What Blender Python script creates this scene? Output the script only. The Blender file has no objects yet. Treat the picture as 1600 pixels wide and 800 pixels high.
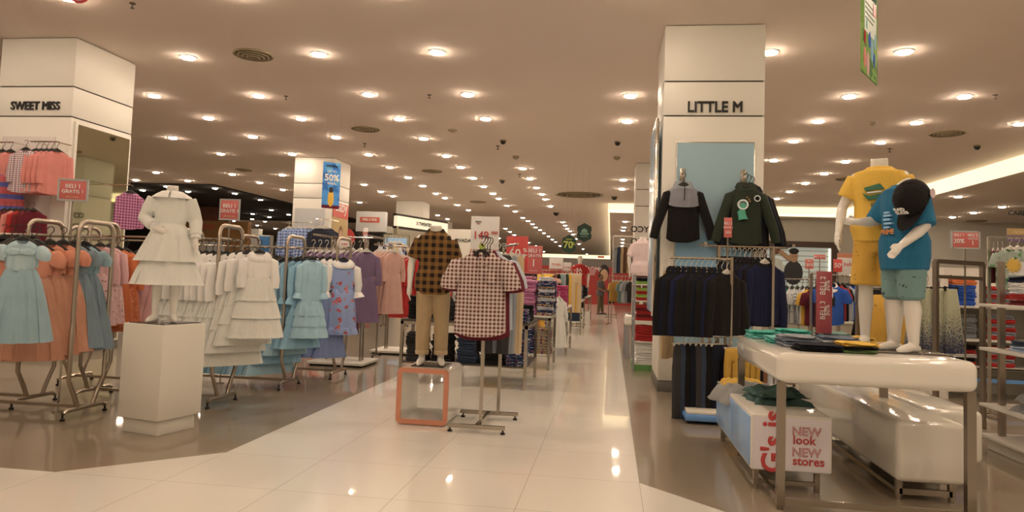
import bpy, bmesh, math, random
from mathutils import Vector, Matrix
random.seed(7)
PI = math.pi
S = bpy.context.scene
COL = S.collection
# ------------------------------------------------------------------ camera, world, exposure
H = 1.45                      # eye height
F, YAW, PITCH, ROLL, CY = 1109.5, -.1401, .0594, .035, 368.0
_f = Vector((math.sin(YAW)*math.cos(PITCH), math.cos(YAW)*math.cos(PITCH), math.sin(PITCH)))
_r = Vector((math.cos(YAW), -math.sin(YAW), 0)); _u = _r.cross(_f)
RT = _r*math.cos(ROLL)+_u*math.sin(ROLL); UP = -_r*math.sin(ROLL)+_u*math.cos(ROLL); FW = _f
cd = bpy.data.cameras.new('camera'); cam = bpy.data.objects.new('camera', cd); COL.objects.link(cam)
cam.matrix_world = Matrix(((RT.x, UP.x, -FW.x, 0), (RT.y, UP.y, -FW.y, 0), (RT.z, UP.z, -FW.z, H), (0, 0, 0, 1)))
cd.sensor_width = 36; cd.lens = 36*F/1600; cd.shift_y = -(400-CY)/1600; cd.clip_end = 400
S.camera = cam
w = bpy.data.worlds.new('world'); S.world = w; w.use_nodes = True
w.node_tree.nodes['Background'].inputs[0].default_value = (1, .76, .54, 1)
w.node_tree.nodes['Background'].inputs[1].default_value = .3
S.view_settings.view_transform = 'Standard'; S.view_settings.look = 'None'; S.view_settings.gamma = 1
S.view_settings.use_curve_mapping = False; S.view_settings.exposure = 0.0
LAMP = 190.0                  # radiance of a downlight lens
LAMPC = (1, .79, .59)

def ray(x, y): return RT*((x-800)/F) - UP*((y-CY)/F) + FW
def G(x, y, z=0.0):           # point of the horizontal plane z seen at a place in the photo
    d = ray(x, y); return d*((z-H)/d.z) + Vector((0, 0, H))
def AT(x, y, Y):              # point of the upright plane Y
    d = ray(x, y); return d*(Y/d.y) + Vector((0, 0, H))

# ------------------------------------------------------------------ colour and materials
def lin(c): c = c/255; return c/12.92 if c <= .04045 else ((c+.055)/1.055)**2.4
def rgb(h): h = h.lstrip('#'); return tuple(int(h[i:i+2], 16) for i in (0, 2, 4))
WHITE = (222, 202, 178)       # how plain white looks under the shop lamps
def alb(h, k=.82):
    c = [lin(a)/lin(b)*k for a, b in zip(rgb(h), WHITE)]; g = .3*c[0]+.55*c[1]+.15*c[2]
    return tuple(min(.9, max(.010, x*.84+g*.16)) for x in c)
MATS = {}
def base(name):
    m = bpy.data.materials.new(name); m.use_nodes = True
    nt = m.node_tree; return m, nt, nt.nodes['Principled BSDF']
def N(nt, t, **kw):
    n = nt.nodes.new(t)
    for k, v in kw.items():
        if k[0] == 'i' and k[1:].isdigit(): n.inputs[int(k[1:])].default_value = v
        else: setattr(n, k, v)
    return n
def L(nt, a, b): nt.links.new(a, b)
def plain(name, h, rough=.5, metal=0, coat=0, raw=None):
    if name in MATS: return MATS[name]
    m, nt, b = base(name); c = raw or alb(h)
    b.inputs['Base Color'].default_value = (*c, 1); b.inputs['Roughness'].default_value = rough
    b.inputs['Metallic'].default_value = metal; b.inputs['Coat Weight'].default_value = coat
    MATS[name] = m; return m
def mix(nt, fac, a, b):
    n = N(nt, 'ShaderNodeMix', data_type='RGBA')
    if hasattr(fac, 'links'): L(nt, fac, n.inputs[0])
    else: n.inputs[0].default_value = fac
    for s, v in ((6, a), (7, b)):
        if hasattr(v, 'links'): L(nt, v, n.inputs[s])
        else: n.inputs[s].default_value = (*v, 1)
    return n.outputs[2]
def mth(nt, op, a, b=0.0):
    n = N(nt, 'ShaderNodeMath', operation=op)
    for i, v in enumerate((a, b)):
        if hasattr(v, 'links'): L(nt, v, n.inputs[i])
        else: n.inputs[i].default_value = v
    return n.outputs[0]
def oc(nt, sc=None):
    t = N(nt, 'ShaderNodeTexCoord'); o = t.outputs['Object']
    if sc:
        m = N(nt, 'ShaderNodeMapping'); m.inputs['Scale'].default_value = sc; L(nt, o, m.inputs[0]); o = m.outputs[0]
    return o
def finish_cloth(nt, b, rough=.9, bump=.25, sheen=.06):
    bump *= 2
    b.inputs['Roughness'].default_value = rough; b.inputs['Sheen Weight'].default_value = sheen
    b.inputs['Specular IOR Level'].default_value = .15
    n = N(nt, 'ShaderNodeTexNoise'); n.inputs['Scale'].default_value = 1; n.inputs['Detail'].default_value = 3
    L(nt, oc(nt, (26, 26, 6)), n.inputs['Vector'])
    bp = N(nt, 'ShaderNodeBump'); bp.inputs['Strength'].default_value = bump; bp.inputs['Distance'].default_value = .016
    L(nt, n.outputs[0], bp.inputs['Height']); L(nt, bp.outputs[0], b.inputs['Normal'])
def cloth(name, h, rough=.9, bump=.35, var=.12):
    if name in MATS: return MATS[name]
    m, nt, b = base(name); c = alb(h)
    n = N(nt, 'ShaderNodeTexNoise'); n.inputs['Scale'].default_value = 6; L(nt, oc(nt), n.inputs['Vector'])
    L(nt, mix(nt, n.outputs[0], tuple(x*(1-var) for x in c), tuple(min(.92, x*(1+var)) for x in c)), b.inputs['Base Color'])
    finish_cloth(nt, b, rough, bump); MATS[name] = m; return m
def plaid(name, h1, h2, h3, sx=.05, duty=.5, line=None):
    if name in MATS: return MATS[name]
    m, nt, b = base(name); s = N(nt, 'ShaderNodeSeparateXYZ'); L(nt, oc(nt), s.inputs[0])
    fx = mth(nt, 'LESS_THAN', mth(nt, 'FRACT', mth(nt, 'DIVIDE', mth(nt, 'ADD', s.outputs[0], 10), sx)), duty)
    fz = mth(nt, 'LESS_THAN', mth(nt, 'FRACT', mth(nt, 'DIVIDE', mth(nt, 'ADD', s.outputs[2], 10), sx)), duty)
    c = mix(nt, mth(nt, 'MULTIPLY', mth(nt, 'ADD', fx, fz), .5), alb(h1), alb(h2))
    c = mix(nt, mth(nt, 'MULTIPLY', fx, fz), c, alb(h3))
    L(nt, c, b.inputs['Base Color']); finish_cloth(nt, b); MATS[name] = m; return m
def stripes(name, h1, h2, per=.03, axis=0, duty=.5):
    if name in MATS: return MATS[name]
    m, nt, b = base(name); s = N(nt, 'ShaderNodeSeparateXYZ'); L(nt, oc(nt), s.inputs[0])
    f = mth(nt, 'LESS_THAN', mth(nt, 'FRACT', mth(nt, 'DIVIDE', mth(nt, 'ADD', s.outputs[axis], 10), per)), duty)
    L(nt, mix(nt, f, alb(h1), alb(h2)), b.inputs['Base Color']); finish_cloth(nt, b); MATS[name] = m; return m
def floral(name, h0, hs, scale=14, thr=.32):
    if name in MATS: return MATS[name]
    m, nt, b = base(name)
    v = N(nt, 'ShaderNodeTexVoronoi'); v.inputs['Scale'].default_value = scale
    nz = N(nt, 'ShaderNodeTexNoise'); nz.inputs['Scale'].default_value = scale*2.4
    o = oc(nt); L(nt, o, nz.inputs['Vector'])
    vm = N(nt, 'ShaderNodeVectorMath', operation='MULTIPLY_ADD'); L(nt, nz.outputs[1], vm.inputs[0])
    vm.inputs[1].default_value = (1.1/scale,)*3; L(nt, o, vm.inputs[2]); L(nt, vm.outputs[0], v.inputs['Vector'])
    r = N(nt, 'ShaderNodeValToRGB'); r.color_ramp.interpolation = 'CONSTANT'
    sp = N(nt, 'ShaderNodeSeparateColor'); L(nt, v.outputs['Color'], sp.inputs[0]); L(nt, sp.outputs[0], r.inputs[0])
    cols = [alb(x) for x in hs]
    r.color_ramp.elements[0].color = (*cols[0], 1); r.color_ramp.elements[1].position = 1/len(cols); r.color_ramp.elements[1].color = (*cols[-1], 1)
    for i in range(1, len(cols)):
        if i/len(cols) > 1/len(cols)+.001:
            e = r.color_ramp.elements.new(i/len(cols)); e.color = (*cols[i-1], 1)
    f = mth(nt, 'LESS_THAN', v.outputs['Distance'], thr)
    L(nt, mix(nt, f, alb(h0), r.outputs[0]), b.inputs['Base Color']); finish_cloth(nt, b); MATS[name] = m; return m
def ombre(name, top, bot):
    m, nt, b = base(name); s = N(nt, 'ShaderNodeSeparateXYZ'); L(nt, oc(nt), s.inputs[0])
    n = N(nt, 'ShaderNodeTexNoise'); n.inputs['Scale'].default_value = 120; L(nt, oc(nt), n.inputs['Vector'])
    f = mth(nt, 'ADD', mth(nt, 'MULTIPLY', mth(nt, 'ADD', s.outputs[2], .34), -4.5), mth(nt, 'MULTIPLY', mth(nt, 'SUBTRACT', n.outputs[0], .5), 5))
    cl = N(nt, 'ShaderNodeClamp'); L(nt, f, cl.inputs[0])
    L(nt, mix(nt, cl.outputs[0], alb(top), alb(bot)), b.inputs['Base Color']); finish_cloth(nt, b); return m
def emit(name, c, k):
    if name in MATS: return MATS[name]
    m, nt, b = base(name); b.inputs['Base Color'].default_value = (*c, 1)
    b.inputs['Emission Color'].default_value = (*c, 1); b.inputs['Emission Strength'].default_value = k; MATS[name] = m; return m
WHITEP = plain('white_paint', '', .45, raw=(.80, .78, .72))
WHITEG = plain('white_gloss', '', .12, raw=(.82, .80, .75), coat=.4)
STEEL = plain('brushed_steel', '', .24, 1, raw=(.46, .42, .37))
CHROME = plain('chrome', '', .14, 1, raw=(.75, .72, .66))
BLACK = plain('black_plastic', '', .35, raw=(.015, .014, .014))
DARK = plain('dark_gap', '', .8, raw=(.03, .025, .02))
RED = plain('sign_red', '#d8352c', .35); SALM = plain('sign_salmon', '#cf5a4c', .35)
INKW = plain('ink_white', '#e8d8c8', .5); INKR = plain('ink_red', '#c8302c', .5); INKK = plain('ink_black', '', .5, raw=(.02, .02, .02))
MANN = plain('mannequin_white', '', .3, raw=(.82, .80, .76), coat=.3)
GREYP = plain('grey_paint', '#8f8478', .4)
SHELFW = plain('shelf_white', '', .3, raw=(.74, .72, .67))

# ------------------------------------------------------------------ objects
def tag(o, label, cat, group=None):
    o['label'] = label; o['category'] = cat
    if group: o['group'] = group
    return o
def thing(name, label, cat, loc=(0, 0, 0), rz=0, group=None, sc=1):
    o = bpy.data.objects.new(name, None); COL.objects.link(o); o.location = loc; o.rotation_euler = (0, 0, rz)
    o.scale = (sc,)*3; o.empty_display_size = .1
    return tag(o, label, cat, group)
def node(name, me, m, parent=None, loc=None, rot=None, sc=None, label=None):
    o = bpy.data.objects.new(name, me); COL.objects.link(o)
    if len(me.materials) == 0: me.materials.append(None)
    o.material_slots[0].link = 'OBJECT'; o.material_slots[0].material = m
    if parent: o.parent = parent
    if loc is not None: o.location = loc
    if rot is not None: o.rotation_euler = rot
    if sc is not None: o.scale = sc if hasattr(sc, '__len__') else (sc,)*3
    if label: o['label'] = label
    return o
def kids(o): return [c for c in bpy.data.objects if c.parent == o]
CH = {}
class MB:
    def __init__(s): s.v = []; s.f = []
    def add(s, vs, fs):
        k = len(s.v); s.v += [tuple(v) for v in vs]; s.f += [tuple(i+k for i in f) for f in fs]; return s
    def box(s, c, d, rz=0, M=None):
        hx, hy, hz = d[0]/2, d[1]/2, d[2]/2
        vs = [Vector((x, y, z)) for z in (-hz, hz) for x, y in ((-hx, -hy), (hx, -hy), (hx, hy), (-hx, hy))]
        R = M or Matrix.Rotation(rz, 3, 'Z'); c = Vector(c)
        return s.add([R@v+c for v in vs], [(0, 3, 2, 1), (4, 5, 6, 7), (0, 1, 5, 4), (1, 2, 6, 5), (2, 3, 7, 6), (3, 0, 4, 7)])
    def bx(s, x0, x1, y0, y1, z0, z1): return s.box(((x0+x1)/2, (y0+y1)/2, (z0+z1)/2), (x1-x0, y1-y0, z1-z0))
    def rings(s, rs, cap=True):
        n = len(rs[0]); k = len(s.v)
        for r in rs: s.v += [tuple(p) for p in r]
        for i in range(len(rs)-1):
            for j in range(n):
                a = k+i*n+j; b = k+i*n+(j+1) % n
                s.f.append((a, b, b+n, a+n))
        if cap: s.f.append(tuple(k+j for j in reversed(range(n)))); s.f.append(tuple(k+(len(rs)-1)*n+j for j in range(n)))
        return s
    def tube(s, pts, r, n=8, sq=1.0, ends=False):
        pts = [Vector(p) for p in pts]; m = len(pts)
        rr = r if hasattr(r, '__len__') else [r]*m
        rs = []; pu = None
        for i, p in enumerate(pts):
            t = (pts[min(i+1, m-1)]-pts[max(i-1, 0)]).normalized()
            ref = pu if pu is not None else (Vector((0, 1, 0)) if abs(t.y) < .9 else Vector((1, 0, 0)))
            u = (ref-t*ref.dot(t)).normalized(); pu = u; v = t.cross(u)
            rs.append((p, t, u, v, rr[i]))
        out = []
        def ring(p, u, v, q): return [p+u*(q*sq*math.cos(2*PI*j/n+PI/n))+v*(q*math.sin(2*PI*j/n+PI/n)) for j in range(n)]
        if ends:
            p, t, u, v, q = rs[0]
            for a in (80, 50, 22): out.append(ring(p-t*q*math.sin(math.radians(a)), u, v, q*math.cos(math.radians(a))))
        for p, t, u, v, q in rs: out.append(ring(p, u, v, q))
        if ends:
            p, t, u, v, q = rs[-1]
            for a in (22, 50, 80): out.append(ring(p+t*q*math.sin(math.radians(a)), u, v, q*math.cos(math.radians(a))))
        return s.rings(out)
    def bar(s, a, b, w=.03, h=None):           # square bar
        a, b = Vector(a), Vector(b); t = (b-a); l = t.length; t.normalize()
        up = Vector((0, 0, 1)) if abs(t.z) < .9 else Vector((0, 1, 0)); x = up.cross(t).normalized(); y = t.cross(x)
        M = Matrix((x, y, t)).transposed()
        return s.box((a+b)/2, (w, h or w, l), M=M)
    def disc(s, c, r, h=.01, n=20): c = Vector(c); return s.tube([c, c+Vector((0, 0, h))], r, n)
    def sphere(s, c, r, n=12, m=8):
        c = Vector(c); r = r if hasattr(r, '__len__') else (r, r, r)
        rs = []
        for i in range(m+1):
            a = -PI/2+PI*(i+.02)/(m+.04)
            rs.append([c+Vector((r[0]*math.cos(a)*math.cos(2*PI*j/n), r[1]*math.cos(a)*math.sin(2*PI*j/n), r[2]*math.sin(a))) for j in range(n)])
        return s.rings(rs)
    def prism(s, poly, y0, y1):                # polygon in XZ, extruded along Y
        n = len(poly); k = len(s.v)
        s.v += [(x, y0, z) for x, z in poly]+[(x, y1, z) for x, z in poly]
        s.f.append(tuple(k+i for i in range(n))); s.f.append(tuple(k+n+i for i in reversed(range(n))))
        for i in range(n): s.f.append((k+i, k+n+i, k+n+(i+1) % n, k+(i+1) % n))
        return s
    def mesh(s, name='m', smooth=35, bevel=0, segs=2, remesh=0, sm=0):
        me = bpy.data.meshes.new(name); me.from_pydata(s.v, [], s.f)
        bm = bmesh.new(); bm.from_mesh(me); bmesh.ops.recalc_face_normals(bm, faces=bm.faces)
        if bevel: bmesh.ops.bevel(bm, geom=[e for e in bm.edges if len(e.link_faces) == 2 and e.calc_face_angle(0) > .6], offset=bevel, segments=segs, affect='EDGES', profile=.5, clamp_overlap=True)
        bm.to_mesh(me); bm.free()
        if remesh:
            o = bpy.data.objects.new('tmp', me); COL.objects.link(o)
            md = o.modifiers.new('r', 'REMESH'); md.mode = 'VOXEL'; md.voxel_size = remesh
            if sm: q = o.modifiers.new('s', 'SMOOTH'); q.iterations = sm; q.factor = .5
            dg = bpy.context.evaluated_depsgraph_get(); m2 = bpy.data.meshes.new_from_object(o.evaluated_get(dg))
            bpy.data.objects.remove(o); me = m2; smooth = 180
        if smooth:
            me.polygons.foreach_set('use_smooth', [True]*len(me.polygons))
            if smooth < 179: me.set_sharp_from_angle(angle=math.radians(smooth))
        me.update(); return me
    def build(s, name, m, parent=None, loc=None, rot=None, label=None, **kw):
        return node(name, s.mesh(name, **kw), m, parent, loc, rot, None, label)
def struct(o): o['kind'] = 'structure'; return o
TX = {}
def text(s, size, m, parent, loc, rot=(0, 0, 0), ext=.002, align='CENTER', name='lettering', bold=0, sx=1, outline=False):
    key = (s, ext, align, bold, outline)
    if key not in TX:
        cu = bpy.data.curves.new('t', 'FONT'); cu.body = s; cu.size = 1; cu.align_x = align; cu.align_y = 'CENTER'
        cu.resolution_u = 3; cu.space_line = .85
        if outline: cu.fill_mode = 'NONE'; cu.bevel_depth = .018
        else: cu.extrude = ext/max(size, 1e-4); cu.bevel_depth = bold*.9; cu.bevel_resolution = 0
        o = bpy.data.objects.new('t', cu); COL.objects.link(o)
        TX[key] = bpy.data.meshes.new_from_object(o.evaluated_get(bpy.context.evaluated_depsgraph_get()))
        bpy.data.objects.remove(o)
    return node(name, TX[key], m, parent, loc, (rot[0]+PI/2, rot[1], rot[2]), (size*sx, size, size))
# ------------------------------------------------------------------ setting: floor, ceilings, walls
CZ, LZ = 5.0, 4.6
XF, YF = 10.2, 32.6           # edges of the main ceiling: right of XF and beyond YF it steps down
def tile_mat(name, h, h2, s, ox, oy, rough, jw=.004, jk=.45):
    m, nt, b = base(name); sp = N(nt, 'ShaderNodeSeparateXYZ'); L(nt, oc(nt), sp.inputs[0])
    def joint(o, off):
        f = mth(nt, 'FRACT', mth(nt, 'DIVIDE', mth(nt, 'ADD', o, 80*s-off+jw/2), s)); return mth(nt, 'LESS_THAN', f, jw/s)
    j = mth(nt, 'MAXIMUM', joint(sp.outputs[0], ox), joint(sp.outputs[1], oy))
    n = N(nt, 'ShaderNodeTexNoise'); n.inputs['Scale'].default_value = 1.3; n.inputs['Detail'].default_value = 4; L(nt, oc(nt), n.inputs['Vector'])
    c = mix(nt, n.outputs[0], alb(h), alb(h2)); c = mix(nt, j, c, tuple(x*jk for x in alb(h)))
    L(nt, c, b.inputs['Base Color']); b.inputs['Roughness'].default_value = rough; b.inputs['Specular IOR Level'].default_value = .3
    b.inputs['Coat Weight'].default_value = .62; b.inputs['Coat Roughness'].default_value = .035
    n2 = N(nt, 'ShaderNodeTexNoise'); n2.inputs['Scale'].default_value = 2.2; L(nt, oc(nt), n2.inputs['Vector'])
    bp = N(nt, 'ShaderNodeBump'); bp.inputs['Strength'].default_value = .03; bp.inputs['Distance'].default_value = .01
    L(nt, n2.outputs[0], bp.inputs['Height']); L(nt, bp.outputs[0], b.inputs['Normal']); L(nt, bp.outputs[0], b.inputs['Coat Normal'])
    return m
TX0, TY0, TS = .243, 5.314, .8
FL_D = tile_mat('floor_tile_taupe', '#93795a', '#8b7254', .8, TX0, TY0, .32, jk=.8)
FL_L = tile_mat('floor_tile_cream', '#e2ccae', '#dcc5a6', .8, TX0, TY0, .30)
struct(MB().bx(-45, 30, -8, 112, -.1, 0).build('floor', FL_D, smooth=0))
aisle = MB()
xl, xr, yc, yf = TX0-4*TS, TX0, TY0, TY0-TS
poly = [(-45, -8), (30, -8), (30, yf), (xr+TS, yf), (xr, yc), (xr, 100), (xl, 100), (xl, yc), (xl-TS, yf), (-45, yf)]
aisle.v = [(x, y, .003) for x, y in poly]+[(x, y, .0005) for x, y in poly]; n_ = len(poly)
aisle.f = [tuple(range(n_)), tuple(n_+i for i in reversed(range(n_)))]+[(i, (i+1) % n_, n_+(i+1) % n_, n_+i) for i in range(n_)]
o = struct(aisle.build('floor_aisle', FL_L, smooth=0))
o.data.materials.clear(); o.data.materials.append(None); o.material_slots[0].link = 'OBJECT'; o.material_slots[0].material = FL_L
CEIL = plain('ceiling_paint', '', .9, raw=(.93, .82, .74))
COVE = emit('cove_glow', (1, .86, .56), 1.15)
DKC = plain('dark_ceiling', '', .9, raw=(.02, .017, .015))
xs = -.2
struct(MB().bx(-45, XF, -8, YF, CZ, CZ+.1).bx(-45, xs, YF, 100, CZ, CZ+.1).build('ceiling', CEIL, smooth=0))
struct(MB().bx(XF, 30, -8, 112, LZ, LZ+.1).bx(xs, XF, YF, 112, LZ, LZ+.1).bx(-45, xs, 100, 112, LZ, LZ+.1).build('ceiling_low', CEIL, smooth=0))
# cove fascias; the hidden cove light is put in as their own glow
c = MB().bx(XF, XF+.06, -8, YF-.02, LZ-.02, CZ-.001).bx(xs+.001, XF+.06, YF, YF+.06, LZ-.02, CZ-.001).bx(xs, xs+.06, YF+.06, 100, LZ-.02, CZ-.001).bx(-45, xs+.06, 100, 100.06, LZ-.1, CZ-.001)
struct(c.build('trim_cove', COVE, smooth=0))
struct(MB().bx(-45, -16.9, 28.1, 48, CZ-.06, CZ-.002).build('ceiling_dark', DKC, smooth=0))
WALL = plain('wall_paint', '', .8, raw=(.70, .67, .60)); WALLD = plain('wall_shade', '#b09a7c', .8)
struct(MB().bx(-45, 30, 112, 112.2, 0, 5).build('wall_far', WALL, smooth=0))
struct(MB().bx(-45.2, -45, -8, 112, 0, 5.1).build('wall_left', WALL, smooth=0))
struct(MB().bx(30, 30.2, -8, 112, 0, 5).build('wall_right', WALL, smooth=0))
struct(MB().bx(-45, 30, -8.2, -8, 0, 5.1).build('wall_back', WALL, smooth=0))

# ------------------------------------------------------------------ ceiling lights
LENS = emit('lamp_lens', LAMPC, LAMP)
# emissive lens, domed to throw light onto the ceiling; trim ring of painted metal
lens_me = MB().rings([[Vector((r*math.cos(2*PI*j/20), r*math.sin(2*PI*j/20), z)) for j in range(20)] for r, z in ((.105, .004), (.105, -.012), (.095, -.024), (.06, -.032), (.02, -.034))]).mesh('lens')
trim = MB(); ro, ri = .135, .106
trim.rings([[Vector((r*math.cos(2*PI*j/24), r*math.sin(2*PI*j/24), z)) for j in range(24)] for r, z in ((ri, .0), (ri, -.010), (ro-.006, -.014), (ro, -.004), (ro, 0))], cap=False)
trim_me = trim.mesh('ring')
def downlight(x, y, z, label, group, big=True):
    t = thing('ceiling_light', label, 'ceiling light', (x, y, z), 0, group)
    node('lens', lens_me, LENS, t, (0, 0, -.008)); node('trim_ring', trim_me, WHITEP, t)
LM = 'round recessed downlight glowing in the main pale ceiling'; LL = 'round recessed downlight in the lower ceiling beyond the lit cove'; LD = 'round recessed downlight in the black ceiling over the brick corner'
GM, GL, GD = 'recessed downlights in the main ceiling', 'recessed downlights in the lower ceiling', 'recessed downlights in the black ceiling'
main_px = [(294,89),(498,84),(683,81),(1203,81),(1413,80),(241,149),(404,149),(576,147),(731,147),(985,149),(1327,150),(1507,150),(326,184),(471,185),(624,185),(759,185),(980,189),(1278,189),(1432,191),(1593,193),(270,215),(395,213),(525,214),(662,216),(1240,220),(1376,222),(345,240),(457,240),(576,241),(697,243),(1209,250),(1321,252),(244,269),(363,272),(441,273),(212,281),(293,282),(406,285),(442,296),(609,261),(720,261),(638,277),(740,278),(569,288),(661,290),(756,291),(595,299),(681,302),(614,306),(695,309),(562,316),(715,320),(732,328),(684,336),(699,342),(770,302),(779,310),(792,321),(805,330),(817,340),(825,345),(832,350),(837,355),(844,359),(850,364),(857,369),(863,374),(868,378),(875,384),(881,389),(887,394),(817,263),(828,279),(838,293),(847,303),(852,311),(860,322),(879,347),(883,352),(886,357),(891,361),(895,366),(900,373),(905,381),(911,389),(917,397),(974,281),(972,295),(1288,271),(1258,286),(1359,288),(1327,301),(1234,299),(1214,310),(790,357),(797,362),(804,367),(365,345),(414,346),(445,344),(385,349),(402,352),(430,357),(780,372),(826,379),(838,384),(850,393)]
dark_px = [(260,291),(223,297),(294,299),(336,294),(367,302),(407,312),(424,328),(451,335),(395,334),(421,339),(394,342)]
low_px = [(1497,307),(1521,332),(1488,339),(1541,351),(1496,360),(1566,323),(1255,344),(1233,352),(1215,359),(1326,354),(1301,362),(977,346),(975,355),(974,360),(974,369),(973,374),(973,379),(972,384)]
for p in main_px:
    q = G(*p, CZ)
    downlight(q.x, q.y, CZ, LM, GM)
for p in dark_px: q = G(*p, CZ-.06); downlight(q.x, q.y, CZ-.06, LD, GD)
for p in low_px: q = G(*p, LZ); downlight(q.x, q.y, LZ, LL, GL)
for yy in (8.4, 6.1, 3.8, 1.5, -1.5, -4):   # the rows overhead and behind the viewer
    for xx in ((-12, -9.6, -7.3, -4.9, -2.9, .3, 4.2, 6.2, 8.6) if yy > 7 else (-9.6, -4.9, .3, 4.2, 8.6)): downlight(xx, yy, CZ, LM, GM)
for yy in (13, 17): downlight(12.6, yy, LZ, LL, GL)
# air diffusers, smoke sensors, sprinklers
def diffuser(px, py, r, label, z=CZ):
    q = G(px, py, z); t = thing('air_diffuser', label, 'air vent', (q.x, q.y, z))
    m = MB()
    for k, rr in enumerate([r, r*.78, r*.56, r*.34]):
        m.rings([[Vector((a*math.cos(2*PI*j/28), a*math.sin(2*PI*j/28), zz)) for j in range(28)] for a, zz in ((rr, -.001), (rr, -.02-.012*k), (rr-.02, -.03-.012*k), (rr-.05, -.006))], cap=False)
    m.build('louvre_rings', plain('vent_beige', '#9c8058', .6), t)
    MB().disc((0, 0, -.006), r*.9, .005, 24).build('backing', plain('vent_dark', '#5c4830', .8), t)
diffuser(396, 85, .33, 'round beige air diffuser with concentric rings, nearest one at upper left'); diffuser(571, 201, .36, 'round air diffuser in the ceiling above the second column')
diffuser(675, 267, .36, 'small round air diffuser beyond the second column'); diffuser(1480, 208, .36, 'round air diffuser in the ceiling above the headless boy mannequins'); diffuser(1326, 279, .4, 'round air diffuser near the lit cove corner')
diffuser(905, 304, 1.0, 'large flat round ceiling disc above the aisle'); diffuser(707, 203, .12, 'small round cover plate in the ceiling left of the aisle'); diffuser(747, 315, .4, 'round air diffuser far above the price signs')
diffuser(381, 265, .3, 'thin round diffuser near the black ceiling edge'); diffuser(1526, 345, .4, 'round diffuser in the lower ceiling at right', LZ)
def sensor(px, py, kind, label, z=CZ):
    q = G(px, py, z); k = max(1, q.y/14)*.9
    if kind == 's':
        t = thing('sprinkler', label, 'sprinkler', (q.x, q.y, z))
        MB().disc((0, 0, -.012), .045*k, .012, 12).tube([(0, 0, -.012), (0, 0, -.07*k)], .010*k, 6).build('escutcheon', plain('brass_dark', '#5a4630', .5), t)
        MB().disc((0, 0, -.08*k), .03*k, .008*k, 12).build('deflector', plain('brass_dark', '', .5), t)
    elif kind == 'c':
        t = thing('security_camera', label, 'security camera', (q.x, q.y, z))
        MB().disc((0, 0, -.03), .075*k, .03, 16).build('mount', plain('vent_beige', '', .5), t)
        MB().sphere((0, 0, -.05), (.06*k, .06*k, .055*k)).build('dome', BLACK, t)
    else:
        t = thing('smoke_detector', label, 'smoke detector', (q.x, q.y, z))
        m = MB(); m.rings([[Vector((a*k*math.cos(2*PI*j/16), a*k*math.sin(2*PI*j/16), zz*k)) for j in range(16)] for a, zz in ((.075, 0), (.075, -.03), (.05, -.06), (.03, -.065))]); m.build('body', plain('vent_beige', '', .5), t)
        MB().disc((0, 0, -.072*k), .028*k, .01*k, 12).build('sensor_cap', GREYP, t)
for a in ((447, 150, 's', 'brass sprinkler head left of the nearest aisle lights'), (671, 148, 's', 'brass sprinkler head between two ceiling lights near the aisle'), (207, 5, 's', 'brass sprinkler at the very top left'), (1555, 148, 's', 'brass sprinkler at the far upper right'),
          (786, 219, 'c', 'black dome camera left of the aisle'), (965, 221, 'c', 'black dome camera beside the right column'), (1527, 227, 'c', 'black dome camera at the upper right'),
          (806, 244, 'd', 'pale smoke detector left of the aisle centre'), (964, 245, 'd', 'pale smoke detector near the right column'), (1363, 191, 'd', 'pale smoke detector above the boy mannequins'),
          (778, 228, 's', 'tiny sprinkler beside the left dome camera'), (570, 224, 's', 'tiny sprinkler above the second column'), (812, 272, 's', 'tiny sprinkler beyond the left smoke detector'),
          (1390, 232, 's', 'tiny sprinkler right of the big column'), (785, 281, 'c', 'small dark camera over the middle aisle'), (960, 307, 'c', 'small square camera near the ceiling disc'), (869, 332, 'c', 'small dark camera over the far aisle')):
    sensor(*a)

# ------------------------------------------------------------------ columns
def column(x0, x1, y0, y1, cuts, label, z1=None):
    t = thing('column', label, 'column', ((x0+x1)/2, (y0+y1)/2, 0)); cx, cy = (x0+x1)/2, (y0+y1)/2; w_, d_ = x1-x0, y1-y0
    z1 = z1 or CZ
    MB().bx(-w_/2+.02, w_/2-.02, -d_/2+.02, d_/2-.02, .0, z1-.001).build('core', DARK, t, smooth=0)
    zs = [.14]+cuts+[z1]
    for a, b in zip(zs, zs[1:]):
        MB().bx(-w_/2, w_/2, -d_/2, d_/2, a+.01, b-.01).build('cladding_panel', WHITEP, t, bevel=.004)
    MB().bx(-w_/2-.005, w_/2+.005, -d_/2-.005, d_/2+.005, 0, .14).build('skirting', plain('skirting_grey', '#6b5f52', .5), t, bevel=.004)
    return t, cx, cy
# left column
LX0, LX1, LY0, LY1 = -9.76, -8.44, 9.94, 11.34
zc1, zc2 = AT(118, 135, LY0).z, AT(117, 182, LY0).z
t, cx, cy = column(LX0, LX1, LY0, LY1, [zc2, zc1], 'white square column with a tall mirror on its right face and black wall lettering')
colL = t
text('SWEET MISS', .185, INKK, t, (AT(56, 166, LY0).x-cx, LY0-cy-.012, AT(56, 166, LY0).z), ext=.01, bold=.02, sx=.88)
MIR = plain('mirror', '', .03, 1, raw=(.55, .56, .42))
MB().bx(LX1-cx, LX1-cx+.03, LY0-cy+.07, LY1-cy-.03, .14, zc2-.06).build('mirror_frame', WHITEP, t, bevel=.004)
MB().bx(LX1-cx+.02, LX1-cx+.034, LY0-cy+.12, LY1-cy-.07, .18, zc2-.1).build('mirror', MIR, t, smooth=0)
# wall panel bay left of the column front with rails
MB().bx(-.5, .42, LY0-cy-.03, LY0-cy+.01, .4, AT(60, 214, LY0).z).build('display_panel', plain('panel_cream', '#cdb49c', .6), t, bevel=.004)
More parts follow.
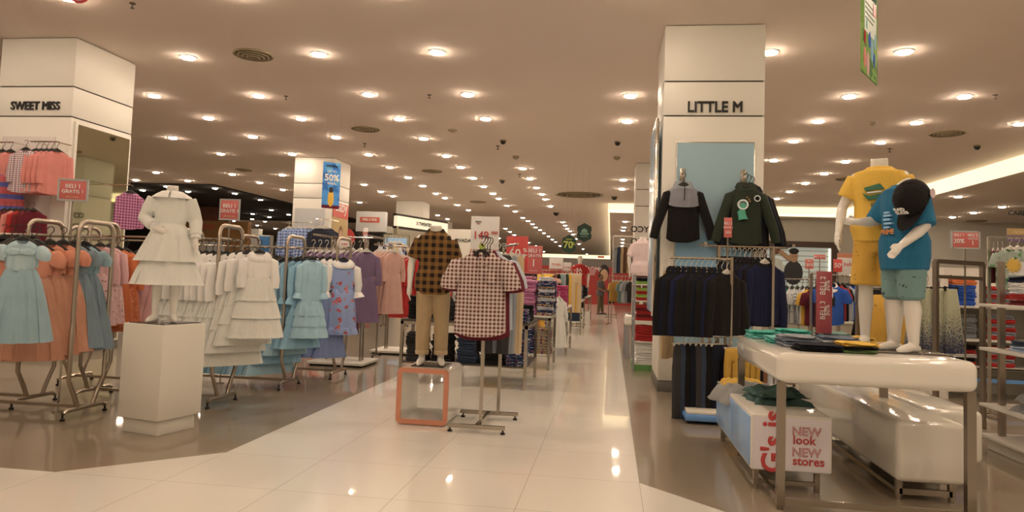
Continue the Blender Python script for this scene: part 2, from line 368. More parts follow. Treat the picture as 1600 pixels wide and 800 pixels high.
# right column (front face with blue inset panel)
MX0, MX1, MY0, MY1 = .655, 1.985, 9.79, 11.15
z1_, z2_ = AT(1110, 127, MY0).z, AT(1110, 181, MY0).z
t, cx, cy = column(MX0, MX1, MY0, MY1, [z2_, z1_], 'white square column with black lettering above a pale blue inset panel')
colM = t
q = AT(1117, 168, MY0); text('LITTLE M', .205, INKK, t, (q.x-cx, MY0-cy-.012, q.z), ext=.012, bold=.022, sx=.9)
BLUEP = plain('panel_blue', '#93a8a4', .35)
zt = AT(1115, 222, MY0).z
MB().bx(.83-cx, 1.87-cx, MY0-cy-.012, MY0-cy+.01, .6, zt).build('inset_frame', STEEL, t, bevel=.003)
MB().bx(.845-cx, 1.855-cx, MY0-cy-.02, MY0-cy+.01, .61, zt-.015).build('inset_panel', BLUEP, t, smooth=0)
m = MB(); m.prism([(.85-cx, 1.4), (1.85-cx, 1.4), (1.85-cx, 2.05), (1.62-cx, 2.12), (1.4-cx, 2.26), (1.25-cx, 2.16), (1.1-cx, 2.03), (.85-cx, 2.0)], MY0-cy-.026, MY0-cy-.02)
m.build('wave_graphic', plain('wave_blue', '#7fa8b4', .4), t, smooth=0)
# blue side display on the aisle face
MB().bx(MX0-cx-.10, MX0-cx-.04, -.55, .62, 1.05, z2_-.05).build('side_panel', plain('side_blue', '#86a4ac', .2), t, bevel=.004)
MB().bx(MX0-cx-.10, MX0-cx-.05, -.62, -.55, 1.0, z2_-.02).build('side_trim', CHROME, t, bevel=.004)
# second left column, far columns
zz = [AT(512, y, 21.0).z for y in (310, 287)]
t, cx, cy = column(-9.93, -8.64, 21.0, 22.4, zz, 'white square column beyond the dress racks with a red and gold poster on its side')
colP = t
MB().bx(-.55, .42, 21.0-cy-.03, 21.0-cy+.01, .4, AT(500, 326, 21).z).build('display_panel', plain('panel_grey', '#b5a795', .6), t, bevel=.004)
x_ = -8.64-cx
MB().bx(x_, x_+.02, -.66, .62, .5, AT(525, 315, 21).z+.0).build('poster', plain('poster_gold', '#b98f4e', .4), t, smooth=0)
MB().bx(x_+.004, x_+.03, -.66, .62, AT(525, 340, 21.5).z, AT(525, 315, 21.).z).build('poster_header', plain('poster_red', '#d1412e', .4), t, smooth=0)
text('Baby', .5, INKW, t, (x_+.036, 0, AT(536, 323, 21.5).z), (0, 0, PI/2), ext=.003)
pm = MB().sphere((0, .05, 2.62), (.012, .14, .18)); pm.build('printed_face', plain('print_skin', '#c58f62', .6), t, loc=(x_+.022, 0, 0))
MB().sphere((0, .05, 2.1), (.012, .27, .42)).build('printed_dress', plain('print_cream', '#b9a88c', .6), t, loc=(x_+.02, 0, 0))
MB().sphere((0, .05, 2.68), (.010, .19, .25)).build('printed_hair', plain('print_hair', '#7c5228', .6), t, loc=(x_+.018, 0, 0))
column(-10.4, -9.1, 33.2, 34.6, [AT(640, 341, 33.2).z], 'white square column far down the left side behind the kiosk')
column(-12.0, -10.6, 45.0, 46.4, [AT(740, 365, 45).z], 'farthest white column behind the price signs')
t, cx, cy = column(.66, 1.98, 21.3, 22.7, [AT(1005, 322, 21.3).z, AT(1005, 296, 21.3).z], 'white column beyond the big right column with mirrored lettering')
for yy in (359, 378):
    q = AT(1014, yy, 21.3); o = text('COTYCO', .25, INKK, t, (q.x-cx, 21.3-cy-.012, q.z), ext=.01, bold=.02, sx=-1)
column(12.3, 13.7, 17.4, 18.8, [AT(1590, 343, 17.4).z, AT(1590, 317, 17.4).z], 'white column at the right edge of the shop', LZ)
q = AT(1592, 333, 17.38); t = bpy.data.objects[-1] if False else None
colR = [o for o in bpy.data.objects if o.get('label') == 'white column at the right edge of the shop'][0]
text('CARDINAL', .15, INKK, colR, (q.x-13.0+.15, 17.4-18.1-.012, q.z), ext=.01, bold=.02)
# ------------------------------------------------------------------ garments (origin: where the hook rests on the rail)
NP = 40
def ring(z, hw, hd, cx=0, cy=0, amp=0, nf=5, ph=0, drop=0, sq=.8, sway=0):
    out = []
    for j in range(NP):
        a = 2*PI*j/NP; c, s = math.cos(a), math.sin(a)
        x = hw*math.copysign(abs(c)**sq, c); y = hd*math.copysign(abs(s)**.9, s)
        k = amp*(math.sin(nf*a+ph)+.5*math.sin((2*nf+1)*a+ph*2.1+z*4))
        y += k*(.35+.65*abs(s)); x += k*c*.8
        out.append(Vector((cx+x+sway*math.sin(z*9+ph), cy+y, z-drop*max(0, -s))))
    return out
def torso(mb, w, zt, L_, hem=1.0, d=.05, neck=.36, drop=.05, amp=.006, waist=1.0, ph=0, nf=5, hemd=None):
    hemd = hemd or d
    rs = [ring(zt-.07, w*neck*.75, d*.3, drop=drop), ring(zt-.01, w*neck*.9, d*.55, drop=drop), ring(zt, w*neck, d*.6, drop=drop),
          ring(zt-.012, w*neck*1.25, d*.75, drop=drop*.8), ring(zt-.032, w*.66, d*.8, drop=drop*.3), ring(zt-.062, w*.88, d*.78), ring(zt-.10, w*.99, d*.8),
          ring(zt-.13, w*.98, d*.95, amp=amp*.4, ph=ph, nf=nf)]
    for k in range(1, 7):
        u = k/6; ww = w*(.96+(hem-.96)*u)*(1-(1-waist)*math.sin(PI*u)); dd = d+(hemd-d)*u
        r_ = ring(zt-.13-(L_-.13)*u, ww, dd, amp=amp*1.5*(.5+u), ph=ph+u*.6, nf=nf)
        if u > .8:
            for p in r_: p.z += .035*(u-.8)/.2*min(1, (abs(p.x)/max(ww, .01)))**3
        rs.append(r_)
    rs.append(ring(zt-L_+.05, w*hem*.9, hemd*.8, amp=amp, ph=ph+.6, nf=nf))
    mb.rings(rs)
def sleeves(mb, w, zt, ln, r0=.055, r1=.045, spread=.5, cuff=0, fl=.8, y=0, sides=(-1, 1)):
    for s in sides:
        p0 = Vector((s*w*.80, y, zt-.098)); dr = Vector((s*spread, -.05, -1)).normalized()
        pts = [p0, p0+Vector((s*.03, 0, -.01)), p0+dr*ln*.35+Vector((s*.022, 0, 0)), p0+dr*ln*.7+Vector((s*.02, -.01, 0)), p0+dr*ln]
        rr = [r0*.8, r0*1.02, r0, (r0+r1)/2, r1]
        mb.tube(pts, rr, 14, sq=1)
        if cuff: mb.tube([pts[-1]-dr*.01, pts[-1]+dr*cuff*.5, pts[-1]+dr*cuff], [r1*.9, r1*1.45, r1*1.8], 16)
def skirt(mb, zt, zb, w0, w1, d0, d1, amp=.02, nf=9, ph=0, n=7, hem=.0):
    rs = [ring(zt, w0*.6, d0*.6), ring(zt, w0, d0, amp=amp*.15, nf=nf, ph=ph)]
    for k in range(1, n+1):
        u = k/n; e = u**.75
        rs.append(ring(zt+(zb-zt)*u, w0+(w1-w0)*e, d0+(d1-d0)*e, amp=amp*(.25+.75*u), nf=nf, ph=ph+u*.7, sq=.9))
    if hem: rs.append(ring(zb-.004, w1+hem, d1+hem, amp=amp, nf=nf, ph=ph+.7, sq=.9)); rs.append(ring(zb-.012, w1+hem, d1+hem, amp=amp, nf=nf, ph=ph+.7, sq=.9))
    rs.append(ring(zb+.01, w1*.85, d1*.85, amp=amp*.8, nf=nf, ph=ph+.7, sq=.9)); rs.append(ring(zt-.02, w0*.5, d0*.4))
    mb.rings(rs)
def hanger_mb(w=.17, clip=False):
    m = MB(); hk = [(.022*math.cos(a), 0, -.022+.022*math.sin(a)) for a in [math.radians(k) for k in range(-20, 200, 22)]]
    m.tube([(0, 0, -.13), (0, 0, -.060), (.018, 0, -.040)]+hk, .0036, 5)
    if clip:
        m.bar((-w, 0, -.10), (w, 0, -.10), .010); m.box((-w*.8, 0, -.11), (.025, .02, .04)); m.box((w*.8, 0, -.11), (.025, .02, .04))
    else:
        m.tube([(-w*.9, 0, -.190), (-w*.45, 0, -.145), (0, 0, -.105), (w*.45, 0, -.145), (w*.9, 0, -.190)], [.007, .012, .017, .012, .007], 8); m.box((0, 0, -.125), (.07, .022, .035))
    return m
def me(key, fn):
    if key not in CH:
        random.seed(hash(key[0]) % 97 if False else sum(map(ord, str(key))) % 97); CH[key] = fn()
    return CH[key]
ZT = -.125
def k_top(w, L_, sl, kind='tee', r=.055, hem=1.0, d=.05, spread=.5, amp=.006, v=0):
    def f():
        m = MB(); torso(m, w, ZT, L_, hem, d, amp=amp, ph=v*1.7, drop=.05)
        if sl: sleeves(m, w, ZT, sl, r, r*.85 if sl > .3 else r*1.02, spread)
        return m.mesh('top', smooth=80)
    return me((kind, w, L_, sl, r, hem, d, spread, v), f)
def collar_me(w, h=.035, pet=False):
    def f():
        m = MB(); 
        if pet: m.rings([ring(ZT+.004, w*.40, .032, drop=.04), ring(ZT-.006, w*.62, .052, drop=.055), ring(ZT-.045, w*.86, .066, drop=.05), ring(ZT-.055, w*.84, .06, drop=.05), ring(ZT-.01, w*.4, .03, drop=.03)], cap=False)
        else: m.rings([ring(ZT-.01, w*.34, .028, drop=.05), ring(ZT+h*.6, w*.36, .032, drop=.07), ring(ZT+h*.5, w*.40, .038, drop=.09), ring(ZT-.02, w*.52, .052, drop=.085), ring(ZT-.024, w*.40, .03, drop=.06)], cap=False)
        return m.mesh('collar', smooth=80)
    return me(('collar', w, h, pet), f)
HB = plain('hanger_black', '', .3, raw=(.02, .02, .02)); HW = plain('hanger_clear', '', .2, raw=(.72, .70, .66))
def G_(kind, loc, rz, m, label, group=None, v=0, sc=1, m2=None, hg=HB, cat=None, flat=0):
    """one hanging garment; m main cloth, m2 second cloth"""
    names = {'party': ('party_dress', 'dress'), 'tier': ('tiered_dress', 'dress'), 'ruffle': ('ruffle_dress', 'dress'), 'plain': ('dress', 'dress'), 'plong': ('dress', 'dress'), 'sack': ('dress', 'dress'),
             'tee': ('t_shirt', 'shirt'), 'shirt': ('short_sleeve_shirt', 'shirt'), 'long': ('long_sleeve_shirt', 'shirt'), 'jacket': ('jacket', 'jacket'), 'hoodie': ('hooded_jacket', 'jacket'),
             'pants': ('trousers', 'trousers'), 'shorts': ('shorts', 'shorts'), 'skirt': ('skirt', 'skirt'), 'tunic': ('tunic', 'blouse'), 'net': ('tulle_skirt', 'skirt')}
    nm, ct = names[kind]; t = thing(nm, label, cat or ct, loc, rz, group, sc); t.scale = (sc, sc*(1 if not group or kind in ('pants', 'shorts') else .38 if kind in ('tier', 'ruffle') else .5), sc); m2 = m2 or m; P = lambda n, mesh_, mm, par=t: node(n, mesh_, mm, par)
    clip = kind in ('pants', 'shorts', 'skirt', 'net')
    P('hanger', me(('hanger', clip), lambda: hanger_mb(.15, clip).mesh('hanger', smooth=60)), hg)
    if kind == 'party':
        P('bodice', k_top(.125, .27, .07, 'pb', .060, .84, .055, .9, v=v), m2)
        P('skirt', me(('pskirt', v), lambda: (lambda q: (skirt(q, ZT-.25, ZT-.86, .105, .25, .055, .18, .026, 13, v), q)[1])(MB()).mesh('s', smooth=80)), m)
    elif kind == 'tier':
        P('bodice', k_top(.150, .30, .28, 'tb', .050, .80, .06, .16, v=v), m2)
        P('collar', collar_me(.15, pet=True), m2)
        for k, (a, b, w0, w1) in enumerate(((.27, .50, .125, .20), (.46, .68, .17, .245), (.64, .88, .21, .285))[:3]):
            P('skirt_tier', me(('tier', k, v), lambda: (lambda q: (skirt(q, ZT-a, ZT-b, w0, w1, w0*.5, w1*.62, .012, 12+k, v+k, hem=.004), q)[1])(MB()).mesh('s', smooth=80)), m)
    elif kind == 'ruffle':
        P('bodice', me(('rb', v), lambda: (lambda q: (torso(q, .15, ZT, .58, .95, .055, amp=.008, ph=v), sleeves(q, .145, ZT, .33, .046, .036, .12, cuff=.07), q)[2])(MB()).mesh('s', smooth=80)), m2)
        for k, (a, b, w0, w1) in enumerate(((.53, .70, .14, .19), (.66, .83, .17, .215), (.79, .97, .19, .245))):
            P('ruffle', me(('ruf', k, v), lambda: (lambda q: (skirt(q, ZT-a, ZT-b, w0, w1, w0*.42, w1*.5, .018, 10+k, v+k), q)[1])(MB()).mesh('s', smooth=80)), m)
    elif kind in ('plain', 'plong', 'sack'):
        sl = {'plain': .17, 'plong': .36, 'sack': .30}[kind]; Ld = {'plain': .84, 'plong': .90, 'sack': .80}[kind]
        if kind == 'sack':
            for sd in (-1, 1): P('sleeve', me(('slv', sd), lambda: (lambda q: (sleeves(q, .15, ZT, .27, .05, .038, .2, cuff=.06, sides=(sd,)), q)[1])(MB()).mesh('s', smooth=80)), m2)
            P('collar', collar_me(.15, pet=True), m2); sl = 0; m2 = m
        P('bodice', k_top(.15, .36, sl, 'pl'+kind, .048, .86, .055, .18, v=v), m2)
        P('skirt', me(('plsk', kind, v), lambda: (lambda q: (skirt(q, ZT-.33, ZT-Ld, .13, .21 if kind != 'sack' else .18, .055, .12, .014, 8, v), skirt(q, ZT-Ld+.05, ZT-Ld-.03, .195 if kind != 'sack' else .17, .215 if kind != 'sack' else .2, .11, .13, .02, 12, v), q)[2])(MB()).mesh('s', smooth=80)), m)
    elif kind == 'tunic':
        P('bodice', k_top(.15, .62, .38, 'tu', .050, 1.25, .06, .13, amp=.014, v=v), m)
    elif kind == 'tee': P('body', k_top(.170, .52, .15, 'tee', .058, 1.0, .045, .5, v=v), m)
    elif kind == 'shirt':
        P('body', k_top(.19, .64, .20, 'shirt', .066, 1.02, .05, .52, v=v), m); P('collar', collar_me(.2), m2)
    elif kind == 'long': P('body', k_top(.165, .60, .48, 'long', .048, 1.0, .055, .12, v=v), m)
    elif kind in ('jacket', 'hoodie'):
        P('body', k_top(.178, .60, .52, 'jk', .055, 1.0, .07, .13, v=v) if group else k_top(.158, .60, .50, 'jkw', .052, 1.04, .07, .36, v=v), m)
        def hood():
            q = MB(); q.rings([ring(ZT-.05, .10, .05, drop=.05), ring(ZT-.01, .105, .065, cy=.01, drop=.05), ring(ZT+.03, .085, .06, cy=.02, drop=.06), ring(ZT+.045, .055, .04, cy=.03, drop=.07), ring(ZT+.01, .04, .02, cy=.0, drop=.08), ring(ZT-.04, .035, .02, cy=-.01, drop=.08)], cap=False); return q.mesh('hood', smooth=80)
        P('hood', me(('hood',), hood), m2)
    elif kind in ('pants', 'shorts'):
        def pf():
            q = MB(); Lp = .88 if kind == 'pants' else .42; w_ = .125 if kind == 'pants' else .15
            q.rings([ring(-.11, w_*.9, .018), ring(-.12, w_, .03), ring(-.20, w_*1.02, .045), ring(-.30, w_*1.05, .05, amp=.004), ring(-.34, w_*1.04, .045)])
            for s in (-1, 1): q.rings([ring(-.28, w_*.5, .045, cx=s*w_*.5), ring(-.36, w_*.52, .048, cx=s*w_*.53, amp=.005), ring(-.5 if kind == 'pants' else -.42, w_*.48, .045, cx=s*w_*.55, amp=.006, ph=v), ring(-.12-Lp*.85, w_*.42, .04, cx=s*w_*.56, amp=.007, ph=v+s), ring(-.12-Lp, w_*.42, .04, cx=s*w_*.56, amp=.006, ph=v), ring(-.11-Lp, w_*.35, .03, cx=s*w_*.56)])
            return q.mesh('p', smooth=80)
        P('legs', me((kind, v), pf), m)
    elif kind in ('skirt', 'net'):
        P('cloth', me((kind, v), lambda: (lambda q: (skirt(q, -.11, -.62, .10, .20, .04, .12, .02, 7, v), q)[1])(MB()).mesh('s', smooth=80)), m)
    return t
def small(kind, loc, rz, m, label, group, v=0, sc=1):
    """a garment far off: one mesh"""
    k = {'tee': ('t_shirt', 'shirt', lambda: k_top(.170, .52, .15, 'tee', .058, 1.0, .045, .5, v=v)), 'long': ('long_sleeve_shirt', 'shirt', lambda: k_top(.165, .60, .48, 'long', .048, 1.0, .055, .12, v=v)),
         'dress': ('dress', 'dress', lambda: k_top(.15, .85, .2, 'sd', .05, 1.4, .06, .4, amp=.012, v=v)), 'vest': ('sleeveless_top', 'shirt', lambda: k_top(.16, .60, 0, 'vs', .05, 1.1, .055, .4, amp=.012, v=v))}[kind]
    o = node(k[0], k[2](), m, None, loc, (0, 0, rz), sc); return tag(o, label, k[1], group)

def hang_row(kind, p0, p1, n, rz, mats, label, group, sc=1, jit=.06, m2=None, hg=HB, vs=3, scs=None, jrot=.08, fn=None):
    p0, p1 = Vector(p0), Vector(p1); rnd = random.Random(sum(map(ord, label)))
    for i in range(n):
        u = i/max(1, n-1); p = p0.lerp(p1, u); mm = mats[i % len(mats)] if hasattr(mats, '__len__') else mats
        s = scs[i % len(scs)] if scs else sc
        if fn: fn(kind, p, rz+rnd.uniform(-jrot, jrot), mm, label, group, v=i % vs, sc=s)
        else: G_(kind, p, rz+rnd.uniform(-jrot, jrot), mm, label, group, v=i % vs, sc=s, m2=m2, hg=hg)

# ------------------------------------------------------------------ racks
def rail_tube(mb, a, b, r=.012): mb.tube([a, b], r, 10)
def loop_rack(x, y, ln, rz, z, label, group=None, wd=.5, base=.55):
    """rolling rack of flattened tube: a rounded loop at each end, cross rail, T feet; x,y is the near end, ln runs along local -X"""
    t = thing('clothes_rack', label, 'clothes rack', (x, y, 0), rz, group)
    fr = plain('rack_tube', '', .3, 1, raw=(.50, .44, .37)); hw = wd/2; zt = z+.14
    for xx in (0, -ln):
        pts = [(xx, -hw*.42, .09), (xx, -hw*.62, .20), (xx, -hw, .36), (xx, -hw, zt-.10)]
        pts += [(xx, -hw+.10-.10*math.cos(a), zt-.10+.10*math.sin(a)) for a in (.4, .8, 1.2, PI/2)]
        pts += [(xx, hw-.10+.10*math.sin(a), zt-.10+.10*math.cos(a)) for a in (0, .4, .8, 1.2, PI/2)]
        pts += [(xx, hw, .36), (xx, hw*.62, .20), (xx, hw*.42, .09)]
        m = MB(); m.tube(pts, .019, 8, sq=1.3); m.build('end_loop', fr, t, smooth=60)
        f = MB(); f.tube([(xx, -base/2, .065), (xx, -base/2+.05, .085), (xx, base/2-.05, .085), (xx, base/2, .065)], .021, 8); f.build('foot_bar', fr, t)
        for s in (-1, 1): MB().disc((xx, s*base/2, 0), .022, .02, 10).tube([(xx, s*base/2, .02), (xx, s*base/2, .06)], .010, 8).build('glide', BLACK, t)
    for yy in (-hw, 0, hw)[1:2]: MB().tube([(.05, yy, z), (-ln-.05, yy, z)], .012, 8).build('hanging_rail', fr, t)
    MB().tube([(0, -hw, z), (0, hw, z)], .012, 8).tube([(-ln, -hw, z), (-ln, hw, z)], .012, 8).build('cross_bar', fr, t)
    MB().bar((0, 0, .085), (-ln, 0, .085), .04, .03).build('base_beam', fr, t)
    return t
def base_rack(x, y, ln, rz, z, label, group=None, wd=.5, posts=2):
    """rack on a white floor plate"""
    t = thing('clothes_rack', label, 'clothes rack', (x, y, 0), rz, group)
    MB().bx(-ln, .05, -wd/2, wd/2, .03, .07).build('floor_plate', WHITEP, t, bevel=.006)
    MB().bx(-ln+.04, .01, -wd/2+.04, wd/2-.04, 0, .03).build('plinth', DARK, t)
    for k in range(posts):
        xx = -.12-(ln-.3)*k/max(1, posts-1)
        for yy in (-.06, .06): MB().bar((xx, yy, .07), (xx, yy, z+.0), .028).build('post', STEEL, t)
    MB().tube([(.05, 0, z), (-ln, 0, z)], .013, 8).build('hanging_rail', STEEL, t)
    m = MB(); m.bar((.05, -wd*.45, z+.015), (.05, wd*.45, z+.015), .03); m.bar((-ln, -wd*.45, z+.015), (-ln, wd*.45, z+.015), .03); m.build('end_bar', STEEL, t)
    return t
def pipe_rack(p0, p1, label, z, group=None, feet=True, top=0, w=.03):
    """square steel frame between two floor points"""
    p0, p1 = Vector((p0[0], p0[1], 0)), Vector((p1[0], p1[1], 0)); d = (p1-p0); ln = d.length; rz = math.atan2(d.y, d.x)
    t = thing('clothes_rack', label, 'clothes rack', p0, rz, group)
    for xx in (0, ln):
        MB().bar((xx, 0, .04), (xx, 0, z+top), w).build('post', STEEL, t)
        if feet: MB().bar((xx, -.22, .04), (xx, .22, .04), w).build('foot_bar', STEEL, t)
        for s in (-1, 1):
            if feet: MB().disc((xx, s*.2, 0), .018, .026, 8).build('glide', BLACK, t)
    MB().tube([(0, 0, z), (ln, 0, z)], .012, 8).build('hanging_rail', CHROME, t)
    if top: MB().bar((0, 0, z+top), (ln, 0, z+top), w).build('top_bar', STEEL, t)
    return t
# ------------------------------------------------------------------ folded clothes
def fold_me(w=.26, d=.22, h=.03, v=0):
    def f():
        rnd = random.Random(v*7+3); m = MB(); nl = 3; K = 48
        for k in range(nl):
            hh = h/nl; z0 = k*hh; ox, oy = rnd.uniform(-.008, .008), rnd.uniform(-.012, .006); rs = []; ww = w*rnd.uniform(.95, 1.0); dd = d*rnd.uniform(.93, 1.0)
            for u, q in ((0, .93), (.12, .975), (.5, 1.0), (.85, .975), (1, .90), (1.06, .6), (1.08, .25)):
                r_ = []
                for j in range(K):
                    a = 2*PI*j/K; c, s = math.cos(a), math.sin(a)
                    x = math.copysign(abs(c)**.32, c)*ww/2*q; y = math.copysign(abs(s)**.32, s)*dd/2*q
                    wv = .005*math.sin(3*a+v+k*2)+.004*math.sin(8*a+v*2+k)
                    zz = z0+hh*u+(.007 if k == nl-1 else .003)*math.sin(x*24+v+k)*math.sin(y*19+v*2)*min(1, u)+.0035*math.sin(5*a+v+k*1.7)*(1 if .1 < u < .9 else .3)
                    r_.append(Vector((x+ox+wv*c, y+oy+wv*s, max(.0, zz))))
                rs.append(r_)
            m.rings(rs)
        return m.mesh('fold', smooth=70)
    return me(('fold', w, d, h, v), f)
def pile(x, y, z, n, mats, label, group=None, w=.26, d=.22, h=.03, rz=0, name='folded_shirt', cat='folded clothes', jit=.012, tilt=0, same=True):
    rnd = random.Random(int(x*100)+int(y*10)+n); zz = z
    for i in range(n):
        mm = mats[i % len(mats)] if isinstance(mats, (list, tuple)) else mats
        o = node(name, fold_me(w, d, h, i % 4), mm, None, (x+rnd.uniform(-jit, jit), y+rnd.uniform(-jit, jit), zz), (0, 0, rz+rnd.uniform(-.09, .09)))
        lab = label if n == 1 or same else label
        tag(o, lab, cat, group or label if n > 1 or group else None); zz += h*1.0+.0015
    return zz
# ------------------------------------------------------------------ signs
def sign(cx, cy, z0, w, h, rz, mat, lines, label, name='price_sign', pole=None, frame=None, base=True, zb=0, cat='sign', hang=None, d=.012, stripe=None):
    """lines: (text, size, dx, dz, material)"""
    t = thing(name, label, cat, (cx, cy, zb), rz); z0 -= zb
    MB().bx(-w/2, w/2, -d/2, d/2, z0, z0+h).build('panel', mat, t, bevel=.002)
    if frame: 
        m = MB(); f = .018
        for a, b in (((-w/2, 0, z0), (w/2, 0, z0)), ((-w/2, 0, z0+h), (w/2, 0, z0+h)), ((-w/2, 0, z0-f/2), (-w/2, 0, z0+h+f/2)), ((w/2, 0, z0-f/2), (w/2, 0, z0+h+f/2))): m.bar(a, b, f)
        m.build('frame', frame, t)
    if stripe: MB().bx(-w/2+.002, w/2-.002, -d/2-.003, -d/2, z0+stripe[0]*h, z0+stripe[1]*h).build('colour_band', stripe[2], t, smooth=0)
    for s, sz, dx, dz, mm in lines: text(s, sz, mm, t, (dx, -d/2-.005, z0+dz), bold=.012)
    if pole:
        MB().tube([(0, .012, z0+.02), (0, .012, 0)], pole, 8).build('pole', STEEL, t)
        if base: MB().disc((0, .012, 0), .05, .012, 16).build('pole_base', STEEL, t)
    if hang:
        m = MB()
        for s in (-1, 1): m.tube([(s*w*.35, 0, z0+h), (s*w*.35, 0, hang-zb)], .003, 5)
        m.build('hanging_wire', STEEL, t)
    return t
# ------------------------------------------------------------------ mannequins and the shopper
def hand(m, wr, dr, side, k=1.0, curl=.5, up=None):
    """palm and five fingers; wr wrist, dr direction of the fingers, side: thumb direction"""
    wr, dr, side = Vector(wr), Vector(dr).normalized(), Vector(side); side = (side-dr*side.dot(dr)).normalized(); nrm = dr.cross(side)
    if up is not None and nrm.dot(Vector(up)) < 0: nrm = -nrm
    s = .085*k
    m.tube([wr-dr*.02*k, wr+dr*s*.45, wr+dr*s], [.022*k, .028*k, .026*k], 10, sq=1.0, ends=True)
    m.tube([wr+side*.012*k+dr*s*.4, wr+side*.020*k+dr*s*.95], [.016*k, .014*k], 8, ends=True)
    m.tube([wr-side*.012*k+dr*s*.4, wr-side*.020*k+dr*s*.92], [.016*k, .014*k], 8, ends=True)
    for i, (o, ln) in enumerate(((.024, .068), (.0085, .078), (-.0075, .072), (-.0225, .056))):
        b = wr+dr*s*.95+side*o*k; p1 = b+(dr+side*o*2.5).normalized()*ln*.45*k; d2 = (dr-nrm*curl*.6).normalized(); p2 = p1+d2*ln*.33*k; d3 = (dr-nrm*curl*1.5).normalized()
        m.tube([b, p1, p2, p2+d3*ln*.25*k], [.0085*k, .0082*k, .0075*k, .006*k], 8, ends=True)
    b = wr+dr*s*.25+side*.022*k; p1 = b+(side*.8+dr*.9).normalized()*.036*k
    m.tube([b, p1, p1+(dr-nrm*curl*.3).normalized()*.03*k], [.012*k, .010*k, .0085*k], 8, ends=True)
def ell(c, a, b, z=None, n=28, sq=1, rx=0):
    return [Vector((c[0]+a*math.copysign(abs(math.cos(2*PI*j/n))**sq, math.cos(2*PI*j/n)), c[1]+b*math.copysign(abs(math.sin(2*PI*j/n))**sq, math.sin(2*PI*j/n)), c[2])) for j in range(n)]
BT = [(.455, .062, .06), (.48, .088, .066), (.52, .094, .070), (.56, .088, .062), (.61, .076, .054), (.66, .084, .060), (.71, .096, .066), (.76, .100, .064), (.795, .098, .056), (.82, .075, .046), (.835, .048, .038)]
def body_mb(h, arms, legs, head=False, female=False, child=False, toes=1, wide=1.0, lean=0, nk=None):
    m = MB()
    m.rings([ell((0, lean*(z-.5)*h, z*h), a*h*wide*1.0, b*h*wide) for z, a, b in BT])
    nt = nk or (.885 if not head else .88)
    ny = lean*.35*h
    m.tube([(0, ny, .80*h), (0, ny-.003*h, .85*h), (0, ny-.008*h, nt*h)], [.046*h*wide, .039*h*wide, .038*h*wide], 16)
    if head:
        m.sphere((0, ny-.012*h, .935*h), (.047*h, .058*h, .066*h), 20, 14); m.sphere((0, ny-.03*h, .905*h), (.034*h, .036*h, .034*h), 14, 10)
        m.tube([(0, ny-.066*h, .940*h), (0, ny-.078*h, .924*h)], [.006*h, .010*h], 8, ends=True)                  # nose
        m.tube([(-.014*h, ny-.064*h, .903*h), (.014*h, ny-.064*h, .903*h)], .0045*h, 6, ends=True)             # mouth
        for s in (-1, 1): m.sphere((s*.048*h, ny-.008*h, .930*h), (.008*h, .014*h, .018*h), 8, 6)
    for s, (sh, el, wr, hd, th, curl) in arms.items():
        sh, el, wr = [Vector(p)*h for p in (sh, el, wr)]
        m.tube([sh, sh.lerp(el, .35), el, el.lerp(wr, .3), wr], [.030*h*wide, .029*h*wide, .023*h*wide, .024*h*wide, .015*h*wide], 14, ends=True)
        hand(m, wr, hd, th, .62*h if not child else .62*h, curl)
    for hp, kn, an, toe in legs:
        hp, kn, an, toe = [Vector(p)*h for p in (hp, kn, an, toe)]
        cf = kn.lerp(an, .3)+Vector((0, .006*h, 0))
        m.tube([hp+Vector((0, 0, .03*h)), hp, hp.lerp(kn, .5), kn, cf, kn.lerp(an, .7), an], [.05*h*wide, .052*h*wide, .044*h*wide, .031*h*wide, .034*h*wide, .026*h*wide, .021*h*wide], 16, ends=True)
        d = (toe-an); d.z = 0; d.normalize(); g = Vector((an.x, an.y, 0))
        m.tube([g-d*.020*h+Vector((0, 0, .020*h)), g+d*.02*h+Vector((0, 0, .026*h)), g+d*.06*h+Vector((0, 0, .018*h)), g+d*.095*h+Vector((0, 0, .012*h))], [.020*h, .024*h, .021*h, .012*h], 12, ends=True)
        m.tube([an, g+Vector((0, 0, .03*h))], [.021*h, .022*h], 12)
    m.v = [(x, y, max(z, .001)) for x, y, z in m.v]
    return m
def shell_top(h, arms, slv, z0=.40, grow=.012, hemw=1.0, neck=.845, wide=1.0, amp=.004, rad=.040, loose=1.25):
    m = MB(); rs = []
    prof = [(z, a, b) for z, a, b in BT if z > .47]
    zl = [(z0, .100*hemw, .078*hemw), (z0+.015, .101*hemw, .078*hemw)]+[(z, max(a, .088 if z > .6 else .106)+.008, max(b, .062 if z > .6 else .078)+.008) for z, a, b in prof if z > z0+.03 and z < .83]+[(.832, .058, .048), (neck, .044, .042)]
    for i, (z, a, b) in enumerate(zl):
        r_ = ell((0, 0, z*h), a*h*wide+grow, b*h*wide+grow, n=40); k = amp*(1-min(1, (z-z0)/.35))
        rs.append([Vector((p.x*(1+6*k*math.sin(5*j*2*PI/40+z*9)), p.y*(1+6*k*math.sin(5*j*2*PI/40+1+z*7)), p.z)) for j, p in enumerate(r_)])
    m.rings(rs)
    for s, (sh, el, wr, hd, th, curl) in arms.items():
        sh, el, wr = [Vector(p)*h for p in (sh, el, wr)]
        if slv <= 1: e = sh.lerp(el, slv); pts = [sh, sh.lerp(e, .5), e]; rr = [rad*h*wide*.95, rad*h*wide, rad*h*wide*1.03]
        else: e = el.lerp(wr, slv-1); pts = [sh, sh.lerp(el, .5), el, e]; rr = [rad*h*wide, rad*h*wide, rad*h*.85*wide, rad*h*.72*wide]
        m.tube(pts, rr, 18)
    return m
